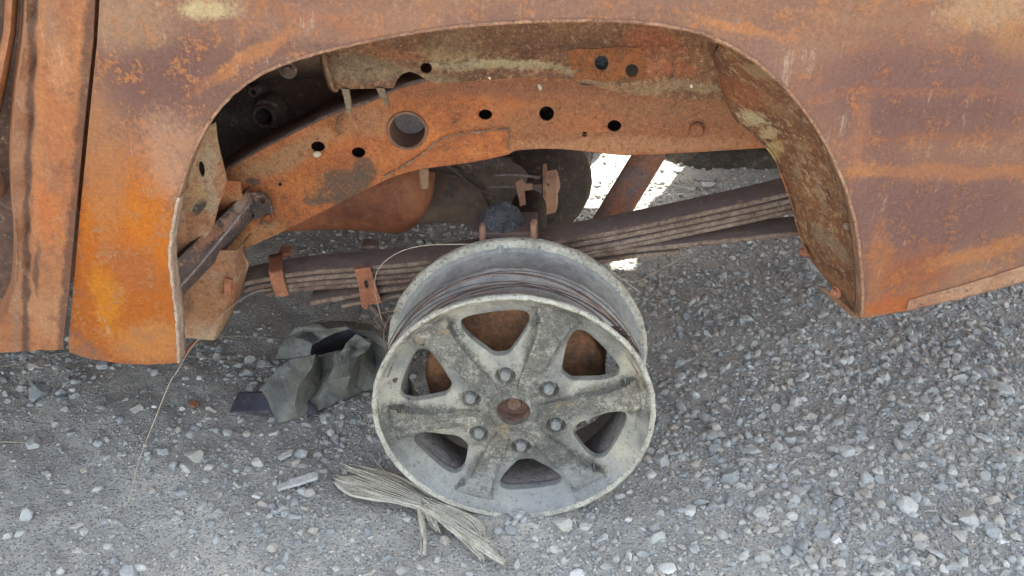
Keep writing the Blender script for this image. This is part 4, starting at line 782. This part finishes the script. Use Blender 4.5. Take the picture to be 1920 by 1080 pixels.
# steel bead wires left from the burnt tyre, lying in the rim
bead = bpy.data.objects.new('bead_wire_bundle', None); COL.objects.link(bead); bead.location = w2(.21, 90, .06); tag(bead, 'bundle of rusty tyre wires lying in the rim', 'wire bundle')
for k in range(12):
    r0 = .2130 + .0011 * k + random.uniform(-.001, .001); d0 = .040 + .0032 * k; ph_ = random.uniform(0, 6)
    pts = [w2(r0 + .0035 * math.sin(R(a) * 2.3 + ph_) + .002, a, d0 + .007 * math.sin(R(a) * 1.7 + ph_) - .00004 * (a - 90) ** 2 * .15) for a in np.linspace(8 + random.uniform(0, 22), 172 - random.uniform(0, 18), 26)]
    tube('wire_strand', pts, .0008, M['beadwire'] if k % 4 else M['wire'], bead, 6, 2)
# char crust on the rim edge
for (px, py, s, Y) in ((1152, 598, .012, 1.34), (1163, 606, .009, 1.34), (1140, 588, .009, 1.345)):
    V_, F_ = rock(3, 6, int(px)); link('char_crust', mesh('char_crust', V_ * s * (1 + .2 * np.random.default_rng(1).normal(size=V_.shape)) + np.array(w2(.222, 42 + (1152 - px) * .25, .03)), F_, False), M['dark'], bead)

# ------------------------------------------------------------------ loose wires (each its own thing)
def wire(label, pts, r=.0009, mat='wirepale'):
    o = tube('thin_wire', pts, r, M[mat], None, 6, 8); return tag(o, label, 'wire')
def on(px, py, lift=.004): p = gr(px, py); return Vector((p.x, p.y, float(gz(p.x, p.y)) + lift + .002))
wire('long thin wire drooping from spring clamp to ground at left', [at(508, 543, 1.495), at(478, 548, 1.47), at(440, 570, 1.42), at(405, 602, 1.36), at(360, 650, 1.30), at(330, 700, 1.26), at(318, 718, 1.25), at(285, 800, 1.25), at(262, 860, 1.26), at(250, 905, 1.255), on(233, 952)], .0008)
wire('wire looping up from the rim past second spring clamp', [at(716, 600, 1.44), at(706, 560, 1.45), at(703, 525, 1.45), at(715, 497, 1.45), at(750, 472, 1.44), at(800, 460, 1.43), at(880, 458, 1.42), at(960, 460, 1.42), at(1040, 470, 1.42), at(1100, 488, 1.42), at(1150, 512, 1.40), at(1200, 548, 1.38)], .0010)
wire('small curled wire end left of the rim', [at(850, 575, 1.42), at(790, 572, 1.42), at(740, 582, 1.42), at(712, 588, 1.43), at(702, 598, 1.43), at(712, 612, 1.42), at(722, 622, 1.41)], .0008, 'wire')
wire('wire bowed down along left side of the rim', [at(760, 575, 1.41), at(736, 590, 1.41), at(722, 612, 1.41), at(720, 640, 1.40), at(726, 665, 1.38)], .0009, 'wire')
wire('thin wire sticking out right toward the gravel above rim', [at(1120, 470, 1.47), at(1085, 490, 1.44), at(1180, 527, 1.44), at(1225, 512, 1.48), at(1270, 488, 1.50)], .0007)
wire('thin curved wire hanging right of the rim', [at(1150, 500, 1.44), at(1190, 522, 1.42), at(1230, 552, 1.42), at(1262, 588, 1.42), at(1283, 622, 1.42)], .0006, 'wire')
wire('straight thin wire on the ground under the cab', [on(-40, 696), on(40, 684), on(110, 672), on(180, 664), on(260, 662)], .0008)
wire('taut pale wire on ground from bed corner toward tarp', [on(340, 671), on(400, 676), on(470, 682), on(530, 686)], .0008)
wire('short pale wire on dark ground behind hanger', [on(395, 633), on(450, 633), on(535, 637)], .0008)
wire('short stiff wire poking beside splintered fibre', [at(684, 842, 1.27), at(705, 865, 1.265), at(728, 890, 1.26), at(750, 908, 1.255)], .0008, 'wire')
wire('short twig like wire at left picture edge', [on(-10, 826), on(20, 826), on(48, 824)], .0012)

# ------------------------------------------------------------------ grey tarpaulin
def pl(L): return [gr(a, b, z) for a, b, z in L]
tv = []; tf = []
def tloft(rows, n, sub, dsp):
    G = np.array([resamp([tuple(p) for p in smooth([tuple(x) for x in r_], 5)], n) for r_ in rows]); cols = [np.array(smooth([tuple(p) for p in G[:, j]], sub)) for j in range(n)]; G = np.array(cols).transpose(1, 0, 2); G = dsp(G)
    m = G.shape[0]; o0 = len(tv); tv.extend([tuple(p) for p in G.reshape(-1, 3)]); tf.extend([(o0 + i * n + j, o0 + i * n + j + 1, o0 + (i + 1) * n + j + 1, o0 + (i + 1) * n + j) for i in range(m - 1) for j in range(n - 1)])
def facet(rows, kx=9, ky=9):
    """crumpled cloth through explicit ridges and valleys, softened only a little"""
    A = np.array([[tuple(gr(*p)) for p in r_] for r_ in rows]); m, n = A.shape[:2]
    u = np.linspace(0, n - 1, (n - 1) * kx + 1); v = np.linspace(0, m - 1, (m - 1) * ky + 1); G = np.zeros((len(v), len(u), 3))
    ease = lambda t: t * .45 + (t * t * (3 - 2 * t)) * .55
    for a, vv in enumerate(v):
        i0 = min(int(vv), m - 2); tv_ = ease(vv - i0)
        for b, uu in enumerate(u):
            j0 = min(int(uu), n - 2); tu = ease(uu - j0)
            G[a, b] = (A[i0, j0] * (1 - tu) + A[i0, j0 + 1] * tu) * (1 - tv_) + (A[i0 + 1, j0] * (1 - tu) + A[i0 + 1, j0 + 1] * tu) * tv_
    G[..., 2] = G[..., 2] * .9 + .0022 * wob(G[..., 0] * 6, G[..., 1] * 6, 10, 2.) + .0016 * wob(G[..., 0] * 16, G[..., 1] * 10 + G[..., 0] * 5, 10, 5.)
    o0 = len(tv); mm, nn = G.shape[:2]; tv.extend([tuple(p) for p in G.reshape(-1, 3)]); tf.extend([(o0 + a * nn + b, o0 + a * nn + b + 1, o0 + (a + 1) * nn + b + 1, o0 + (a + 1) * nn + b) for a in range(mm - 1) for b in range(nn - 1)])
facet([[(546, 664, .100), (572, 661, .108), (590, 656, .120), (600, 664, .070), (628, 652, .118), (652, 640, .110), (664, 618, .145), (700, 630, .100), (724, 640, .11)],
       [(522, 684, .080), (556, 684, .090), (584, 680, .104), (604, 690, .042), (624, 684, .090), (652, 672, .100), (678, 648, .105), (704, 672, .045), (730, 670, .085)],
       [(500, 710, .050), (534, 712, .066), (558, 722, .072), (596, 728, .026), (610, 712, .060), (656, 700, .092), (672, 700, .046), (706, 700, .030), (734, 700, .040)],
       [(486, 724, .034), (520, 748, .040), (552, 752, .052), (580, 752, .020), (620, 738, .024), (650, 726, .052), (668, 722, .022), (700, 716, .018), (737, 714, .012)],
       [(483, 730, .026), (523, 793, .004), (556, 784, .008), (590, 772, .006), (634, 752, .006), (652, 744, .018), (682, 733, .006), (712, 724, .008), (740, 718, .006)]])
facet([[(515, 666, .070), (524, 640, .105), (536, 618, .125), (552, 604, .150), (590, 592, .160), (640, 590, .155), (696, 598, .140), (722, 622, .120)],
       [(545, 665, .095), (552, 645, .115), (566, 625, .145), (584, 612, .140), (612, 604, .168), (650, 600, .172), (700, 612, .140), (726, 634, .120)],
       [(580, 658, .112), (582, 648, .120), (584, 638, .130), (600, 626, .135), (626, 613, .150), (655, 604, .172), (694, 624, .135), (728, 650, .100)]])
facet([[(636, 655, .112), (648, 634, .140), (668, 612, .160)], [(650, 664, .120), (664, 642, .118), (680, 622, .155)], [(662, 668, .095), (684, 652, .130), (696, 632, .140)]])
tarp = link('grey_tarpaulin', mesh('grey_tarpaulin', tv, tf, True, 80), M['tarp']); loft('fold_shade_panel', [pl([(560, 625, .10), (620, 615, .11), (690, 615, .12)]), pl([(585, 668, .02), (640, 655, .02), (690, 650, .02)])], 10, M['navy'], tarp, .002); md = tarp.modifiers.new('thickness', 'SOLIDIFY'); md.thickness = .0012; md.offset = 0  # dark inner panel stands in for the shade inside the fold
tag(tarp, 'crumpled olive grey tarpaulin lying on gravel left of the wheel', 'tarpaulin')
nv = loft('dark_sheet_scrap', [pl([(447, 736, .018), (500, 734, .03), (560, 740, .03)]), pl([(438, 755, .014), (500, 755, .02), (590, 760, .02)]), pl([(430, 773, .009), (500, 775, .010), (600, 778, .008), ])], 16, M['navy'], None, .0015, 4)
tag(nv, 'dark navy sheet scrap poking out under the grey tarpaulin', 'sheet scrap')

# ------------------------------------------------------------------ splintered dry fibre strip under the wheel
frond = bpy.data.objects.new('splintered_fibre_strip', None); COL.objects.link(frond); frond.location = gr(800, 945, 0); tag(frond, 'splintered pale dry palm fibre strip trapped under front of the wheel', 'palm strip')
def ribbon(path, w0, w1, lift=0.):
    P = resamp([tuple(p) for p in smooth([tuple(q_) for q_ in path], 5)], 16); V = []; Fc = []; n = len(P); sd = random.random() * 9
    for i, p in enumerate(P):
        t = i / (n - 1); d = P[min(i + 1, n - 1)] - P[max(i - 1, 0)]; s = np.cross(d, [0, 0, 1]); s /= np.linalg.norm(s) + 1e-9
        w = (w0 * (1 - t) + w1 * t) * (1 + .25 * math.sin(t * 9 + sd)); tilt = .35 * math.sin(t * 3 + sd)
        for k in (-1, 0, 1): V.append(tuple(p + s * w * k * math.cos(tilt) + np.array([0, 0, w * k * math.sin(tilt) + (.0005 if k == 0 else 0)])))
    for i in range(n - 1):
        for k in (0, 1): Fc.append((i * 3 + k, i * 3 + k + 1, (i + 1) * 3 + k + 1, (i + 1) * 3 + k))
    o = link('fibre_strand', mesh('fibre_strand', V, Fc, True, 60), M['fibre'], frond); m_ = o.modifiers.new('thickness', 'SOLIDIFY'); m_.thickness = .0012
def blade(A, B, z0=.010, z1=.010, rows=22, amp=.0016, seed=1.):
    """flat torn strip between two edges (photo pixels from the root to the tip), with fine lengthwise grooves"""
    n = 40; zz = lambda t: .022 * (1 - t) + z1 * t
    a = resamp(smooth(A, 5), n); b = resamp(smooth(B, 5), n); V = []
    for i in range(rows):
        v = i / (rows - 1); cut = 1 - .07 * abs(mnoise.noise(Vector((v * 9, seed, 0)))) - .05 * ((i * 7 + int(seed * 3)) % 5) / 5
        for k in range(n):
            t = k / (n - 1) * cut; q_ = t * (n - 1); k0_ = min(int(q_), n - 2); f_ = q_ - k0_
            pa = a[k0_] * (1 - f_) + a[k0_ + 1] * f_; pb = b[k0_] * (1 - f_) + b[k0_ + 1] * f_; p = pa * (1 - v) + pb * v
            z = zz(t) + amp * math.sin(v * 17 + seed + 1.5 * math.sin(t * 5 + seed)) * .45 + .003 * math.sin(v * 3.1) + .005 * mnoise.noise(Vector((t * 4, v * 5, seed)))
            V.append(tuple(gr(p[0], p[1], z)))
    Fc = [(i * n + k, i * n + k + 1, (i + 1) * n + k + 1, (i + 1) * n + k) for i in range(rows - 1) for k in range(n - 1)]
    o = link('fibre_blade', mesh('fibre_blade', V, Fc, True, 60), M['fibre'], frond); m_ = o.modifiers.new('thickness', 'SOLIDIFY'); m_.thickness = .0012
blade([(850, 958), (790, 918), (740, 900), (690, 888), (640, 890), (624, 884)], [(840, 985), (790, 958), (740, 944), (690, 938), (650, 928), (622, 902)], seed=1.)
blade([(840, 950), (780, 908), (735, 884), (690, 876), (650, 866)], [(830, 968), (775, 932), (735, 912), (700, 904), (640, 872)], z1=.02, rows=14, seed=2.3)
blade([(790, 925), (850, 968), (900, 1005), (930, 1035), (955, 1058)], [(785, 942), (840, 985), (885, 1022), (920, 1046), (950, 1062)], rows=12, seed=3.1)
blade([(800, 940), (850, 980), (890, 1020), (912, 1050)], [(790, 950), (830, 985), (870, 1018), (904, 1054)], rows=10, z1=.008, seed=4.2)
blade([(800, 930), (850, 950), (900, 975), (912, 1000)], [(790, 940), (840, 975), (880, 1005), (905, 1030)], z1=.006, rows=14, seed=5.7)
blade([(795, 945), (812, 962), (822, 985), (828, 1002)], [(780, 945), (796, 965), (806, 985), (818, 996)], rows=8, z1=.006, seed=6.6)
blade([(792, 942), (796, 975), (800, 1010), (797, 1046)], [(781, 942), (785, 975), (789, 1010), (786, 1046)], rows=7, z1=.006, seed=7.4)
for k in range(12):
    t = k / 11; j = (790 + 20 * random.random(), 932 + 20 * (1 - t), .026); tip = (905 + 48 * random.random(), 1000 + 60 * t, .010)
    ribbon([gr(*j), gr(845 + 10 * t, 985 - 32 * t, .026), gr(890 + random.uniform(-8, 8), 1020 - 45 * t, .020), gr(*tip)], .0016, .0005)
for k in range(9):
    t = k / 8; ribbon([gr(790, 930 + 20 * t, .026), gr(730, 900 + 36 * t, .030), gr(660 + random.uniform(-25, 10), 868 + 50 * t + random.uniform(-6, 6), .022)], .0016, .0006)

# ------------------------------------------------------------------ small litter
def shard(name, label, cat, L, z0, th, mat):
    P = [gr(a, b, z0) for a, b in L]; n = len(P); V = [tuple(p) for p in P] + [(p.x, p.y, p.z + th) for p in P]
    Fc = [tuple(range(n))[::-1], tuple(range(n, 2 * n))] + [(i, (i + 1) % n, n + (i + 1) % n, n + i) for i in range(n)]
    return tag(link(name, mesh(name, V, Fc, False), mat), label, cat)
shard('pale_shard', 'long flat whitish shard on gravel left of splintered fibre', 'shard', [(520, 915), (545, 904), (590, 889), (597, 892), (596, 899), (560, 911), (522, 921)], .008, .006, M['chip'])
shard('pale_shard', 'small whitish shard behind the long flat shard', 'shard', [(522, 860), (540, 848), (549, 846), (547, 854), (526, 864)], .008, .005, M['chip'])
shard('orange_flake', 'small orange brown rust flake on dirt left of the tarpaulin', 'rust flake', [(356, 755), (368, 753), (374, 759), (366, 765), (356, 761)], .004, .004, M['clamp'])
shard('orange_flake', 'tiny tan flake on dirt at far left foreground', 'rust flake', [(150, 882), (160, 879), (163, 884), (153, 888)], .004, .003, M['cream'])
shard('cardboard_scrap', 'thin grey flat scrap under lower right bed corner', 'scrap', [(1512, 486), (1530, 494), (1548, 512), (1540, 516), (1520, 503)], .02, .004, M['chip'])
# charred crust heap on the far side under the truck
def heap(name, label, L0, L1, zh, mat):
    a = np.array([tuple(gr(x, y, 0)) for x, y in smooth(L0, 4)]); b = np.array([tuple(gr(x, y, 0)) for x, y in smooth(L1, 4)]); n = 50; A = resamp(a, n); B = resamp(b, n); m = 14; V = []
    for i in range(m):
        t = i / (m - 1)
        for j in range(n):
            p = A[j] * (1 - t) + B[j] * t; e = min(1, math.sin(math.pi * min(1, max(0, j / (n - 1)))) * 3); h = zh * math.sin(math.pi * t) ** .5 * e; h *= 1 + .35 * mnoise.noise(Vector((p[0] * 9, p[1] * 9, 0)))
            V.append((p[0], p[1], -.012 + h + .006 * mnoise.noise(Vector((p[0] * 40, p[1] * 40, 1)))))
    Fc = [(i * n + j, i * n + j + 1, (i + 1) * n + j + 1, (i + 1) * n + j) for i in range(m - 1) for j in range(n - 1)]
    return tag(link(name, mesh(name, V, Fc, True, 60), mat), label, 'debris')
heap('burnt_debris', 'dark crusted burnt debris behind diagonal tube under the rail', [(1235, 296), (1290, 310), (1340, 317), (1400, 314), (1470, 308), (1560, 300)], [(1230, 262), (1300, 256), (1400, 252), (1560, 250)], .035, M['debris'])
heap('burnt_debris', 'dark crusted burnt debris left of the sunlit patch', [(1000, 336), (1060, 334), (1092, 326), (1106, 312)], [(1000, 268), (1050, 264), (1090, 262), (1122, 268)], .05, M['debris'])
